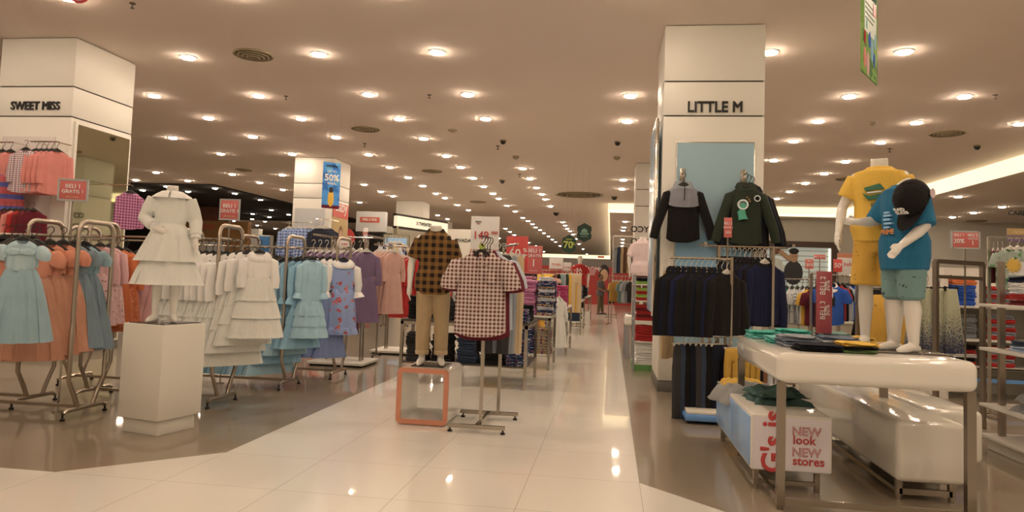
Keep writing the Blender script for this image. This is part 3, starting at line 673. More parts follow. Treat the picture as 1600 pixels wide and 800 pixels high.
def shell_legs(h, legs, cut, zt=.60, rad=.050, rend=.036, wide=1.0):
    m = MB(); m.rings([ell((0, 0, z*h), a*h*wide, b*h*wide) for z, a, b in ((.44, .085, .066), (.48, .100, .076), (.53, .102, .076), (.57, .094, .068), (zt, .086, .062))])
    for hp, kn, an, toe in legs:
        hp, kn, an = [Vector(p)*h for p in (hp, kn, an)]
        if cut <= 1: e = hp.lerp(kn, cut); pts = [hp+Vector((0, 0, .02*h)), hp.lerp(e, .5), e]; rr = [rad*.95*h, rad*1.08*h, rad*1.14*h]
        else: e = kn.lerp(an, cut-1); pts = [hp+Vector((0, 0, .02*h)), hp.lerp(kn, .5), kn, kn.lerp(e, .5), e]; rr = [rad*1.12*h, rad*1.05*h, rad*.92*h, rend*1.1*h, rend*h]
        m.tube(pts, [x*wide for x in rr], 18)
    return m
STAND = [((-.052, 0, .50), (-.055, -.006, .27), (-.058, .004, .045), (-.07, -.1, 0)), ((.052, 0, .50), (.058, -.004, .27), (.062, .002, .045), (.085, -.1, 0))]
def arm(s, el, wr, hd=(0, 0, -1), th=(0, -1, 0), curl=.5): return ((s*.098, 0, .795), el, wr, hd, th, curl)
# ================================================================== LEFT: dress department
C_ = cloth
AQ = C_('cloth_aqua', '#8fa29c'); AQB = C_('cloth_aqua_satin', '#a9b6ac', .6); PEA = C_('cloth_peach', '#cf8660'); PEB = C_('cloth_peach_satin', '#d98058', .6); GAQ = C_('cloth_grey_aqua', '#7c8684'); ORG = C_('cloth_orange', '#d4672c'); 
CREAM = C_('cloth_cream', '#dccbb0', var=.05); WHT = C_('cloth_white', '#e6dac6', var=.04); SKY = C_('cloth_sky', '#86aab0'); SKY2 = C_('cloth_sky_pale', '#9cb6b4'); PURP = C_('cloth_purple', '#78596a'); PEAP = C_('cloth_peach_pale', '#d09478')
REDC = C_('cloth_red', '#b81e1a'); DRED = C_('cloth_dark_red', '#7a2020'); BLK = C_('cloth_black', '#1c1714'); NAVY = C_('cloth_navy', '#181820'); NAVB = C_('cloth_navy_blue', '#1b1d33'); CHAR = C_('cloth_charcoal', '#3a332e')
KHA = C_('cloth_khaki', '#b08a5a'); TAN = C_('cloth_tan', '#c29a68'); PNK = C_('cloth_pink', '#d89a8c'); SAL = C_('cloth_salmon', '#dc7a66'); GRN = C_('cloth_green', '#2e9a80'); TEAL = C_('cloth_teal', '#0d6076'); YEL = C_('cloth_yellow', '#e8a81c'); MUS = C_('cloth_mustard', '#c8901c')
GRY = C_('cloth_grey', '#8c8680'); LGR = C_('cloth_light_grey', '#b8b0a6'); DGR = C_('cloth_dark_green', '#3c5244'); SAGE = C_('cloth_sage', '#6c8472'); DENIM = C_('cloth_denim', '#343c48'); OLI = C_('cloth_olive', '#2e3222'); BLU = C_('cloth_blue', '#2456a4'); MAR = C_('cloth_maroon', '#6a1a24')
FBLUE = floral('floral_blue', '#8e96b0', ['#b8443c', '#c8685a', '#7a88ac'], 11, .30); FPNK = floral('floral_pink', '#d8a090', ['#b05a50', '#e0b8a0', '#8a6a50'], 22, .25); FMIX = floral('floral_mixed', '#a8987c', ['#7a2a48', '#2c4a6c', '#b8782c', '#34502c'], 20, .48)
FNAV = floral('floral_navy', '#2a3450', ['#c8b8a8', '#8a9ab8', '#b85a60'], 26, .35); FWHT = floral('floral_white', '#cfc2b0', ['#7a8a9a', '#a89a8a', '#5a5a60'], 24, .22); DOTO = floral('dots_orange', '#d4672c', ['#e8b090'], 40, .25)
PLPK = plaid('plaid_pink', '#c8788c', '#a04a64', '#6a2a4a', .045); PLBL = plaid('plaid_blue', '#a4aec8', '#5c6c9c', '#343c64', .06, .4); PLDK = plaid('plaid_dark', '#2c2c30', '#1a1a1e', '#50505a', .05, .3); CHKP = plaid('check_peach', '#d8b8a8', '#b88478', '#7c5058', .03)
BUF = plaid('plaid_amber', '#85571f', '#50321a', '#261a12', .075, .52); GING = plaid('check_maroon', '#d0b49c', '#925a48', '#642820', .030, .5); PNKS = stripes('stripe_pink', '#cf5f7c', '#d88ca0', .02, 2); BLST = stripes('stripe_blue_red', '#5a5a94', '#c8504c', .16, 2, .6)

# front rack of party dresses
rl = [AT(-60, 352, 5.7), AT(135, 356, 6.9)]
A0, A1 = Vector((-5.35, 5.75, 1.74)), Vector((-4.72, 6.75, 1.74))
def lookat(x, y, off=0): return math.atan2(x, -y)*-1+off if False else math.atan2(-x, y)+off
loop_rack(-4.92, 6.22, 1.3, 0, 1.70, 'brown-grey tube clothes rack nearest the left edge holding aqua and peach party dresses', wd=.46)
loop_rack(-5.75, 6.55, 1.2, .0, 1.72, 'second tube clothes rack from the left edge with pink and orange dresses', wd=.46)
def dress(kind, px, py, Y, rz, m, lab, **kw):
    q = AT(px, py, Y); return G_(kind, q, rz, m, lab, **kw)
dress('party', 38, 350, 5.45, .62, AQ, 'pale aqua party dress with bow bodice at the front of the left rack', m2=AQB, sc=1.02, v=0)
bw = MB().sphere((-.05, -.066, -.235), (.055, .012, .03)).sphere((.05, -.066, -.235), (.055, .012, .03)).sphere((0, -.07, -.235), (.016, .014, .022))
bw.build('bow', AQB, [o for o in bpy.data.objects if str(o.get('label')).startswith('pale aqua party')][0])
for i, (px, py, Y, k, m, m2, lab, s) in enumerate([
    (-25, 352, 5.6, 'party', AQ, AQB, 'pale aqua party dress cut off by the left edge', 1.0), (20, 352, 5.75, 'party', PEA, PEB, 'peach tulle dress hanging just behind the aqua one', 1.22), (58, 353, 5.85, 'party', PEA, PEB, 'peach tulle dress second behind the aqua one', 1.24),
    (80, 354, 5.95, 'party', PEA, PEB, 'orange-peach dress with tiered skirt right of the aqua dress', 1.2), (100, 355, 6.05, 'party', PEA, PEB, 'peach dress with satin bodice beside the grey-aqua one', 1.18), (118, 357, 6.15, 'party', GAQ, GAQ, 'grey-aqua tulle dress with puff sleeves', 1.15),
    (134, 358, 6.3, 'party', GAQ, AQ, 'grey-aqua dress at the inner end of the left rack', 1.18), (158, 366, 6.9, 'plong', FPNK, PNK, 'pink floral dress with collar left of the orange one', .92), (172, 368, 7.0, 'plong', FPNK, PNK, 'pale pink floral dress half behind the first pink one', .9),
    (186, 372, 7.2, 'plong', ORG, ORG, 'bright orange long sleeve dress left of the white podium', .92), (196, 374, 7.35, 'plong', DOTO, ORG, 'orange dotted dress at the end of the second rack', .98), (178, 372, 7.3, 'plong', ORG, ORG, 'orange dress squeezed behind the pink floral ones', .95)]):
    dress(k, px, py, Y, .55 if i < 7 else .75, m, lab, m2=m2, sc=s, v=i % 3).scale = (s, s*.6, s)
hang_row('plain', (-5.6, 6.2, 1.80), (-6.5, 6.2, 1.80), 7, .9, [BLK, PEA], 'dark and peach dresses hanging deeper in the left rack', 'dresses deep in the left rack')
hang_row('plong', (-5.1, 7.9, 1.74), (-6.2, 7.9, 1.74), 7, 1.0, [BLK], 'black patterned dress behind the white podium', 'black dresses behind the white podium', vs=3)
loop_rack(-5.0, 7.9, 1.4, 0, 1.74, 'chrome rack of black dresses behind the podium')
for i, (px, py) in enumerate([(228, 392), (244, 394), (262, 394), (300, 392), (312, 390)]):
    dress('net' if i < 3 else 'plain', px, py+15, 7.6+.05*i, .8, PNK if i < 4 else CREAM, 'pale pink tulle skirt dress behind the white podium', group='pink tulle dresses behind the podium', sc=1.25 if i < 3 else 1, v=i % 3)
# gondola front on left column: pink clothes
def wall_rail(q0, q1, ylen, label):
    t = thing('wall_rail', label, 'clothes rail', (q0.x, q0.y, q0.z)); dx = q1.x-q0.x
    MB().tube([(0, 0, 0), (dx, 0, 0)], .010, 8).build('rail', CHROME, t)
    for x in (.02, dx-.02): MB().bar((x, 0, 0), (x, ylen, 0), .02).build('bracket', CHROME, t)
    return t
a, b = AT(-30, 222, 9.62), AT(22, 222, 9.62); wall_rail(a, b, LY0-9.62, 'chrome wall rail at the far left edge with pink and blue dresses')
a2, b2 = AT(48, 221, 9.62), AT(88, 221, 9.62); wall_rail(a2, b2, LY0-9.62, 'chrome wall rail under the left column lettering')
for i in range(4): G_('plain', a.lerp(b, .2+i*.24), .5, [BLST, BLST, SAL, BLST][i], 'blue and coral banded dress on the leftmost wall rail', 'banded dresses on the leftmost wall rail', v=i % 3, m2=SAL, sc=1.12)
G_('tunic', a2.lerp(b2, .05)+Vector((0, -.10, 0)), .25, CHKP, 'peach check tunic at the front of the wall rail under the black lettering', sc=1.08, v=1)
for i in range(5): G_('tunic', a2.lerp(b2, .25+i*.2), .75, SAL, 'salmon long sleeve tunic behind the check one under the black lettering', 'salmon tunics on the wall rail', v=i % 3, sc=1.10)
for i in range(6): G_('tunic', AT(8+i*9, 316, 9.3), .5, [DRED, MAR, SAL, REDC][i % 4], 'dark red and coral top on the lower rail behind the tube rack', 'red tops on the low rail at left', v=i % 3, sc=.9)
for i in range(3): G_('long', AT(203+i*2, 288, 10.3+.1*i), 1.15, PLPK, 'pink plaid shirt hanging right of the tall mirror', 'pink plaid shirts by the mirror', v=i, sc=1.0)
r0_, r1_ = AT(203, 288, 10.3), AT(207, 288, 10.5); r1_.z = r0_.z
t = thing('wall_rail', 'short chrome arm right of the mirror holding plaid shirts', 'clothes rail', r0_); d_ = r1_-r0_
MB().tube([-d_*.2, d_*1.2], .008, 8).build('rail', CHROME, t); MB().tube([d_*.5, Vector((-8.42-r0_.x, d_.y*.5, 0))], .008, 8).build('bracket', CHROME, t)
# podium
t = thing('display_podium', 'tall white square display podium with recessed foot under the girl mannequin', 'podium', (-3.93, 5.90, 0), -.24)
MB().bx(-.2, .2, -.2, .2, 0, .13).build('foot', WHITEP, t, bevel=.004); MB().bx(-.235, .235, -.235, .235, .13, .94).build('body', WHITEP, t, bevel=.006)
MB().bx(-.205, .205, -.205, .205, .94, .948).build('glass_top', plain('dark_glass', '', .08, raw=(.06, .055, .05)), t, bevel=.002)
# girl mannequin
gh = 1.38
ga = {-1: arm(-1, (-.155, .0, .665), (-.075, -.085, .60), (1, -.25, -.35), (0, -.2, 1), .3), 1: arm(1, (.150, .01, .655), (.165, -.055, .53), (.1, -.3, -1), (0, -1, 0), .4)}
gl = [((-.05, 0, .50), (-.055, -.01, .28), (-.06, .004, .055), (-.09, -.1, 0)), ((.05, 0, .50), (.05, -.012, .28), (.05, .006, .055), (.08, -.1, 0))]
gm = thing('girl_mannequin', 'headless white girl mannequin in a cream tiered dress standing on the tall podium', 'mannequin', (-3.93, 5.88, .949), .42)
node('body', body_mb(gh, ga, gl, wide=.92).mesh('b', remesh=.0055, sm=3), MANN, gm)
cl = shell_top(gh, ga, 1.72, z0=.585, grow=.004, hemw=.85, wide=.95, rad=.052, amp=0); node('dress_bodice', cl.mesh('b', remesh=.009, sm=3), CREAM, gm)
for k, (a, b, w0, w1, am) in enumerate(((.635, .40, .085, .190, .030), (.46, .25, .12, .212, .024))):
    q = MB(); q.rings([ring(a*gh+.01, w0*gh*.9, w0*gh*.75)]+[ring((a+(b-a)*u)*gh, (w0+(w1-w0)*u**.8)*gh, (w0*.8+(w1*.8-w0*.8)*u**.8)*gh, amp=am*u, nf=9+k*2, ph=k+u, sq=1) for u in (0, .15, .35, .55, .75, .9, 1)]+[ring(b*gh-.012, w1*gh+.008, w1*.8*gh+.008, amp=am, nf=9+k*2, ph=k+1, sq=1), ring(b*gh-.012, w1*.9*gh, w1*.7*gh, amp=am, nf=9+2*k, ph=k+1, sq=1)])
    node('dress_tier', q.mesh('t', smooth=80), CREAM, gm)
for s in (-1, 1):
    q = MB(); q.rings([[Vector((s*(r*math.sin(a))*gh, -r2*math.cos(a)*gh, z*gh)) for a in [i*2.95/11+.06 for i in range(12)]]+[Vector((s*((r-.006)*math.sin(a))*gh, -(r2-.006)*math.cos(a)*gh, (z+.004)*gh)) for a in [i*2.95/11+.06 for i in reversed(range(12))]] for r, r2, z in ((.046, .048, .846), (.070, .066, .842), (.100, .092, .824), (.122, .108, .800))])
    node('collar', q.mesh('c', smooth=60), WHT, gm)
for s in (-1, 1):
    wr = Vector((-.082, -.07, .607))*gh if s < 0 else Vector((.160, -.035, .565))*gh; dd = Vector((.5, -.6, -.3)) if s < 0 else Vector((.05, -.3, -1)); dd.normalize()
    MB().tube([wr-dd*.02, wr, wr+dd*.025], [.034, .036, .05], 14).build('cuff', WHT, gm)

# rack of cream tiered dresses
zB = AT(395, 378, 7.1).z+.02
loop_rack(-4.06, 7.15, 1.5, 0, zB, 'tube clothes rack holding the cream tiered dresses', wd=.46)
rB = AT(400, 374, 7.12)
for i in range(11):
    G_('tier', (rB.x+.10-.085*i-(.05 if i else 0), 7.02+.01*i, zB), (.70 if i == 0 else .9)+random.uniform(-.07, .07), CREAM, 'cream tiered dress with large collar, front one on its rack' if i == 0 else 'cream tiered dress on the rack between the podium and the pale blue dresses', None if i == 0 else 'cream tiered dresses on the rack', v=i % 3, m2=WHT, sc=[1.0, 1.08, 1.16, 1.3][min(i, 3)])
# aqua ruffled dresses and the blue floral ones
zC = AT(480, 392, 8.4).z
loop_rack(-3.92, 8.45, 1.6, 0, zC+.03, 'tube clothes rack holding the pale blue ruffled dresses', wd=.5)
rC = AT(486, 390, 8.35)
for i in range(12):
    G_('ruffle', (rC.x+.02-.095*i, 8.35, zC+.03), (.78 if i == 0 else 1.0)+random.uniform(-.08, .08), [SKY2, SKY, SKY2][i % 3] if i < 2 else [SKY, SKY2][i % 2], 'pale blue ruffled dress with lace front, nearest the aisle' if i == 0 else 'pale blue ruffled dress in the packed row', None if i == 0 else 'pale blue ruffled dresses', v=i % 3, sc=[1.0, 1.12, 1.12, 1.2, 1.3, 1.42][min(i, 5)])
rD = AT(535, 394, 9.35)
for i in range(7):
    G_('sack', (rD.x+.04-.10*i, 9.30, rD.z+.05), (.60 if i == 0 else .95)+random.uniform(-.06, .06), FBLUE, 'blue floral dress with white sleeves facing the aisle' if i == 0 else 'blue floral dress tucked behind the front one', None if i == 0 else 'blue floral dresses', v=i % 3, m2=WHT, sc=1.22)
for i in range(5): G_('ruffle', (rD.x-.05-.13*i, 9.2, rD.z-.42), .7, C_('cloth_periwinkle', '#8088a4'), 'periwinkle ruffled skirt showing under the blue floral dresses', 'periwinkle ruffled dresses', v=i % 3, sc=.92)
loop_rack(-3.70, 9.5, 1.4, 0, rD.z+.05, 'tube clothes rack behind the pale blue dresses holding the blue floral ones', wd=.5)
# purple, peach, red
rE = AT(596, 378, 10.8)
base_rack(-3.74, 10.85, .85, 0, AT(592, 372, 10.8).z, 'steel rack on a white floor plate holding purple and peach dresses', wd=.8)
for i in range(9): G_('plong', (-3.80-.11*i, 10.7, rE.z), (.7 if i == 0 else 1.0)+random.uniform(-.07, .07), PURP, 'purple long sleeve dress on the white-plate rack', 'purple dresses', v=i % 3, hg=HW, sc=1.2 if i < 3 else 1.38)
for i in range(5): G_('plong', (-3.60-.07*i, 11.5, rE.z+.02), 1.0, PEAP, 'pale peach lace dress behind the purple ones', 'peach lace dresses', v=i % 3, hg=HW, sc=1.12)
for i in range(4): G_('plain', (-4.05-.15*i, 11.1, rE.z-.40), .7, C_('cloth_peach_dusk', '#b87a60'), 'dusky peach dress on the lower level of the purple rack', 'dusky peach dresses low on the rack', v=i % 3, hg=HW, sc=1.0)
zR = AT(632, 388, 12.7).z
base_rack(-3.45, 12.75, .8, 0, zR+.03, 'steel rack on a white floor plate holding red dresses', wd=.8)
for i in range(10): G_('plong', (-2.98-.09*i, 12.7, zR), .8, REDC, 'red dress on the rack behind the plaid shirt mannequin', 'red dresses', v=i % 3, hg=HW, sc=1.2)
# shirts high on the second column
for i in range(4): G_('long', AT(452+i*8, 346, 20.3), .35, PLBL, 'blue plaid shirt on the rail of the second column', 'blue plaid shirts on the second column', v=i % 3, hg=HW, sc=1.5)
for i in range(4): G_('long', AT(483+i*2, 345, 20.3+i*.1), .30, PLBL, 'blue and white plaid shirt in front on the second column', 'blue and white plaid shirts', v=i % 3, hg=HW, sc=1.65)
for i in range(3): G_('long', AT(501+i*5, 344, 20.3+.1*i), .25, PLDK, 'black plaid shirt right of the blue ones on the second column', 'black plaid shirts on the second column', v=i, hg=HW, sc=1.75)
wall_rail(AT(440, 347, 20.3), AT(487, 341, 20.3), .7, 'thin wall rail with blue plaid shirts on the second column'); wall_rail(AT(494, 342, 20.3), AT(516, 342, 20.3), .7, 'thin wall rail with black plaid shirts on the second column')

# ================================================================== plaid shirt mannequin on the orange box
t = thing('display_cube', 'open white cube with orange rim under the plaid shirt mannequin', 'display cube', (-1.77, 6.74, 0), 0)
def rrect(hw, z0, z1, r, n=5):
    out = []
    for cx, cz, a0 in ((hw-r, z1-r, 0), (-hw+r, z1-r, PI/2), (-hw+r, z0+r, PI), (hw-r, z0+r, 3*PI/2)):
        out += [(cx+r*math.cos(a0+PI/2*k/n), cz+r*math.sin(a0+PI/2*k/n)) for k in range(n+1)]
    return out
ORP = plain('rim_orange', '#cf7850', .35)
def frame_mb(hw, z0, z1, th, r, y0, y1):
    o_, i_ = rrect(hw, z0, z1, r), rrect(hw-th, z0+th, z1-th, max(.01, r-th)); m = MB()
    m.rings([[Vector((x, y, z)) for x, z in p] for p, y in ((o_, y0), (o_, y1), (i_, y1), (i_, y0), (o_, y0))], cap=False); return m
frame_mb(.255, .012, .545, .045, .05, .012, .62).build('shell', WHITEG, t, smooth=30); frame_mb(.256, .010, .547, .048, .05, 0, .014).build('rim', ORP, t, smooth=30)
MB().bx(-.16, .17, .12, .5, .546, .552).build('glass_plate', plain('dark_glass', ''), t)
for x in (-.2, .2):
    for y in (.05, .57): MB().disc((x, y, 0), .02, .014).build('foot', BLACK, t)
h = 1.58
ba = {-1: arm(-1, (-.150, .01, .645), (-.150, -.03, .50), (0, -.1, -1), (.2, -1, 0), .5), 1: arm(1, (.145, .03, .645), (.135, .03, .50), (-.1, -.1, -1), (-.2, -1, 0), .5)}
mm = thing('boy_mannequin', 'headless white mannequin in amber plaid shirt and khaki trousers on the orange rimmed cube', 'mannequin', (-1.77, 7.02, .553), .14)
node('body', body_mb(h, ba, STAND, wide=.98).mesh('b', remesh=.006, sm=3), MANN, mm)
node('shirt', shell_top(h, ba, .80, z0=.445, grow=.006, hemw=.98, wide=1.02, rad=.041).mesh('b', remesh=.010, sm=3), BUF, mm)
node('trousers', shell_legs(h, STAND, 1.85, rad=.052, rend=.042).mesh('b', remesh=.010, sm=3), KHA, mm)
for q in STAND:
    an = Vector(q[2])*h; kn = Vector(q[1])*h; e = kn.lerp(an, .84); MB().tube([e+(kn-an)*.06, e+(kn-an)*.0, e-(kn-an)*.07], [.066, .071, .068], 18).build('turn_up', TAN, mm)
def shirt_collar(h, par, m, z=.855):
    for s in (-1, 1):
        q = MB(); q.rings([[Vector((s*r*math.sin(a)*h, -r2*math.cos(a)*h, (zz-.022*max(0, math.cos(a)))*h)) for a in [i*2.9/9+.12 for i in range(10)]]+[Vector((s*(r+.004)*math.sin(a)*h, -(r2+.004)*math.cos(a)*h, (zz-.022*max(0, math.cos(a)))*h)) for a in [i*2.9/9+.12 for i in reversed(range(10))]] for r, r2, zz in ((.046, .042, z-.022), (.044, .04, z+.012), (.056, .054, z-.003), (.072, .066, z-.024))])
        node('collar', q.mesh('c', smooth=60), m, par)
shirt_collar(h, mm, BUF)

# T-stand with checked shirts
t = thing('clothes_stand', 'steel T-stand with sliding feet holding the maroon checked shirts', 'clothes rack', (-1.20, 6.62, 0))
MB().bar((-.27, -.04, .06), (.27, -.04, .06), .035).build('foot_bar', STEEL, t); MB().bar((-.30, .66, .06), (.30, .66, .06), .035).build('foot_bar', STEEL, t)
MB().bar((0, -.04, .06), (0, .66, .06), .035).build('base_bar', STEEL, t); MB().bar((.02, .06, .06), (.02, .06, 1.60), .03).build('post', STEEL, t); MB().bar((.10, .62, .06), (.10, .62, 1.70), .03).build('post', STEEL, t)
for x, y in ((-.25, -.04), (.25, -.04), (-.27, .66), (.27, .66)): MB().disc((x, y, 0), .022, .02).tube([(x, y, .02), (x, y, .05)], .008, 6).build('glide', BLACK, t)
MB().tube([(.02, .06, 1.60), (.02, .0, 1.70), (.02, -.25, 1.76)], .012, 8).build('arm', CHROME, t); MB().tube([(.10, .62, 1.68), (.12, .45, 1.76), (.30, .20, 1.78)], .012, 8).build('arm', CHROME, t)
q = AT(757, 385, 6.62)
q.z = 1.83
hk = [('maroon gingham short sleeve shirt at the front of the T-stand', GING, 0), ('maroon short sleeve shirt just behind the gingham one', MAR, 1), ('grey striped shirt third on the T-stand', stripes('stripe_grey', '#9a9490', '#c8c0b8', .012, 0), 2), ('white shirt last on the T-stand', LGR, 0)]
for i, (lab, m, v) in enumerate(hk): G_('shirt', (q.x+.012*i, 6.50+.075*i, q.z), .06+.03*i, m, lab, v=v, sc=[1.22, 1.27, 1.22, 1.2][i])
sh = [o for o in bpy.data.objects if str(o.get('label')).startswith('maroon gingham')][0]
MB().bx(-.012, .012, -.068, -.058, -.60, -.13).build('button_placket', GING, sh, bevel=.003); MB().bx(.045, .115, -.066, -.056, -.36, -.27).build('pocket', GING, sh, bevel=.003)
MB().disc((0, 0, 0), .024, .004, 16).build('size_disc', plain('lime_disc', '#a8b430', .5), sh, loc=(0, -.012, -.08), rot=(PI/2, 0, 0))
for i, (px, m, lab) in enumerate([(779, CHAR, 'charcoal trousers hanging right of the checked shirts'), (788, GRY, 'grey trousers hanging behind the charcoal pair'), (799, TAN, 'tan trousers at the right end of the T-stand'), (770, BLK, 'black trousers hanging behind the checked shirt')]):
    q2 = AT(px, 374, 7.15+.06*i); q2.z = 1.80; G_('pants', q2, .1, m, lab, v=i % 3, sc=1.12, hg=HW)
# ================================================================== aisle tables
def table(x0, x1, y0, y1, z, label, shelf=.22, top=SHELFW, w=.04, rz=0, th=.03, leg=STEEL):
    t = thing('display_table', label, 'table', ((x0+x1)/2, (y0+y1)/2, 0), rz); a, b = (x1-x0)/2, (y1-y0)/2
    MB().bx(-a, a, -b, b, z-th, z).build('tabletop', top, t, bevel=.004)
    for x in (-a+w/2, a-w/2):
        for y in (-b+w/2, b-w/2): MB().bar((x, y, 0), (x, y, z-th), w).build('leg', leg, t)
    m = MB()
    for x in (-a+w/2, a-w/2): m.bar((x, -b, z-th-w/2), (x, b, z-th-w/2), w)
    for y in (-b+w/2, b-w/2): m.bar((-a, y, z-th-w/2), (a, y, z-th-w/2), w)
    m.build('apron', leg, t)
    if shelf: MB().bx(-a+.01, a-.01, -b+.02, b-.02, shelf-.02, shelf).build('lower_shelf', top, t, bevel=.003)
    return t
DW = plain('dark_wood', '#4a3a2c', .5)
table(-2.75, -1.05, 9.2, 10.5, .86, 'steel framed table of dark trousers behind the plaid shirt mannequin', .3, DW)
for k, (x, n, m, lab) in enumerate([(-2.55, 7, BLK, 'black trousers in the pile at the left end of the steel table'), (-2.2, 7, CHAR, 'charcoal trousers folded in the second pile from the left'), (-1.85, 6, BLK, 'black jeans folded in the middle of the steel table'), (-1.5, 6, CHAR, 'charcoal jeans folded right of the black pile'), (-1.2, 4, FNAV, 'navy patterned shorts folded at the right end of the steel table')]):
    pile(x, 9.4, .86, n, m, lab, w=.28, d=.32, h=.042, name='folded_trousers')
    pile(x, 9.4, .30, 8 if k < 4 else 7, [CHAR, BLK, DENIM, BLK, FNAV][k], lab.replace('steel table', 'lower shelf').replace('second pile from the left', 'second lower pile').replace('right of the black pile', 'right on the lower shelf'), w=.28, d=.32, h=.045, name='folded_trousers')
    pile(x, 9.95, .86, 5, [CHAR, BLK, CHAR, DENIM, BLK][k], 'dark folded trousers in the back row of the steel table', 'back row of dark trousers', w=.28, d=.32, h=.042, name='folded_trousers')
table(-2.35, -.93, 11.35, 12.5, .86, 'steel table of pink and floral folded shirts beside the aisle', .25)
for k, (x, n, m) in enumerate([(-1.0-.04, 11, [FMIX, FNAV, FWHT]), (-1.32, 12, PNKS), (-1.62, 12, [C_('cloth_pale_blue', '#8a9cc0'), FWHT]), (-1.92, 11, FWHT)]):
    pile(x, 11.55, .86, n, m, ['flowered blouse in the mixed pile at the aisle end', 'pink striped t-shirt in the tall pink pile', 'pale blue blouse in the pile left of the pink one', 'white flowered blouse in the leftmost light pile'][k], w=.27, d=.3, h=.045)
    pile(x, 12.1, .86, 12, [FNAV, FMIX, PNKS, FWHT][k], ['navy flowered blouse behind the flowered aisle pile', 'flowered blouse behind the pink pile', 'pink blouse behind the pale blue pile', 'white flowered blouse at the back left'][k], w=.27, d=.3, h=.045)
    pile(x, 11.55, .25, 8, [FMIX, FNAV, C_('cloth_sand', '#c8a878'), YEL][k], ['flowered trousers on the low shelf at the aisle end', 'navy flowered trousers on the low shelf', 'sand trousers on the low shelf', 'yellow trousers on the low shelf'][k], w=.27, d=.3, h=.05, name='folded_trousers')
for k in range(3): G_('plain', AT(835+k*7, 466, 12.7+.3*k), .5, [C_('cloth_orange_soft', '#d88a3c'), YEL, FMIX][k], ['orange dress hanging under the flowered piles', 'yellow dress hanging under the flowered piles', 'flowered dress hanging under the flowered piles'][k], v=k, sc=.9)
table(-2.2, -.80, 13.7, 15.2, .92, 'steel table beside the aisle with a cream lace garment over its edge', .3)
for k, (x, n, m) in enumerate([(-.95, 8, C_('cloth_hot_pink', '#c03a60')), (-1.25, 11, FWHT), (-1.6, 11, PNKS), (-1.95, 10, FNAV)]):
    pile(x, 13.9, .92, n, m, ['hot pink t-shirt in the short pile by the lace garment', 'white patterned t-shirt beside the hot pink pile', 'pink striped t-shirt on the third aisle table', 'navy flowered t-shirt on the third aisle table'][k], w=.27, d=.3, h=.05)
    pile(x, 14.0, .30, 6, [FNAV, FMIX, C_('cloth_sand', ''), FMIX][k], ['navy flowered trousers low on the third aisle table', 'flowered trousers low on the third aisle table', 'sand trousers low on the third table', 'flowered trousers at the back of the third table'][k], w=.27, d=.3, h=.05, name='folded_trousers')
q = AT(874, 455, 13.5); G_('plong', q, .9, CREAM, 'long cream lace garment draped down beside the aisle tables', sc=1.0, m2=CREAM, hg=HW)
q = AT(866, 425, 16.5); G_('party', q, .1, PEAP, 'peach halter top hanging above the aisle tables', sc=.85)
pipe_rack((-2.2, 16.6), (-.9, 16.6), 'chrome hanging rail with yellow and patterned trousers above the aisle tables', AT(860, 422, 16.5).z, top=0)
for i, (m, x) in enumerate([(YEL, 848), (MUS, 853), (YEL, 858), (BLK, 879), (SAGE, 884), (GRY, 888), (OLI, 892), (MUS, 897), (TAN, 901)]):
    q = AT(x, 421, 16.6); G_('pants', q, .35, m, ['yellow trousers hanging left of the peach halter top', 'trousers hanging right of the peach halter top'][0 if i < 3 else 1], ['yellow trousers by the halter top', 'mixed trousers right of the halter top'][0 if i < 3 else 1], v=i % 3, hg=HW, sc=1.0)
table(-2.1, -.75, 19.0, 21.5, .9, 'steel table stacked with blue jeans far along the aisle', .35)
table(-1.9, -.70, 24.0, 27.0, .9, 'farthest steel table on the left of the aisle', .35)
for j, y in enumerate((19.3, 19.9, 20.5, 21.1)):
    for k, x in enumerate((-.95, -1.3)):
        pile(x, y, .9, 8-j, [DENIM, BLU, GRY, DENIM][(j+k) % 4], 'folded jeans in the far blue piles by the aisle', 'far piles of blue jeans', w=.3, d=.4, h=.06, name='folded_trousers')
        if j < 3: pile(x, y, .35, 5, [DENIM, GRY, BLK][(j+k) % 3], 'folded jeans low on the far aisle table', 'far low piles of jeans', w=.3, d=.4, h=.06, name='folded_trousers')
for j, y in enumerate((24.3, 25.1, 25.9)):
    for k, x in enumerate((-.95, -1.35)): pile(x, y, .9, 5, [NAVY, BLK, GRY][(j+k) % 3], 'dark folded shirt on the farthest aisle table', 'dark shirts on the farthest aisle table', w=.3, d=.4, h=.06)
for i in range(8): small('long', (-.98, 21.95+i*.14, 1.55), 1.4, [BLK, GRY, NAVY, DENIM][i % 4], 'dark top hanging beyond the jeans table', 'dark tops beyond the jeans table', i % 3)
pipe_rack((-1.0, 21.9), (-1.0, 23.1), 'steel rail of dark tops beyond the jeans table', 1.56)
# red sale shirt mannequin
mp = G(905, 500)
RM = thing('mannequin', 'white mannequin with a head in a red t-shirt and black trousers beside the aisle', 'mannequin', (AT(905, 480, 24).x, 23.6, .42), .1)
h = 1.85; ra = {-1: arm(-1, (-.16, .01, .645), (-.15, -.03, .50)), 1: arm(1, (.16, .01, .645), (.15, -.03, .50))}
node('body', body_mb(h, ra, STAND, head=True).mesh('b', remesh=.012, sm=2), MANN, RM); node('t_shirt', shell_top(h, ra, .75, z0=.46, grow=.012).mesh('b', remesh=.014, sm=2), REDC, RM); node('trousers', shell_legs(h, STAND, 1.9).mesh('b', remesh=.014, sm=2), BLK, RM)
text('SA', .16, INKW, RM, (-.03, -.092*h, .735*h), name='shirt_print', bold=.02); text('LE', .16, INKW, RM, (-.03, -.092*h, .665*h), name='shirt_print', bold=.02)
MB().bx(-.35, .35, -.35, .35, -.42, 0).build('plinth', WHITEP, RM)

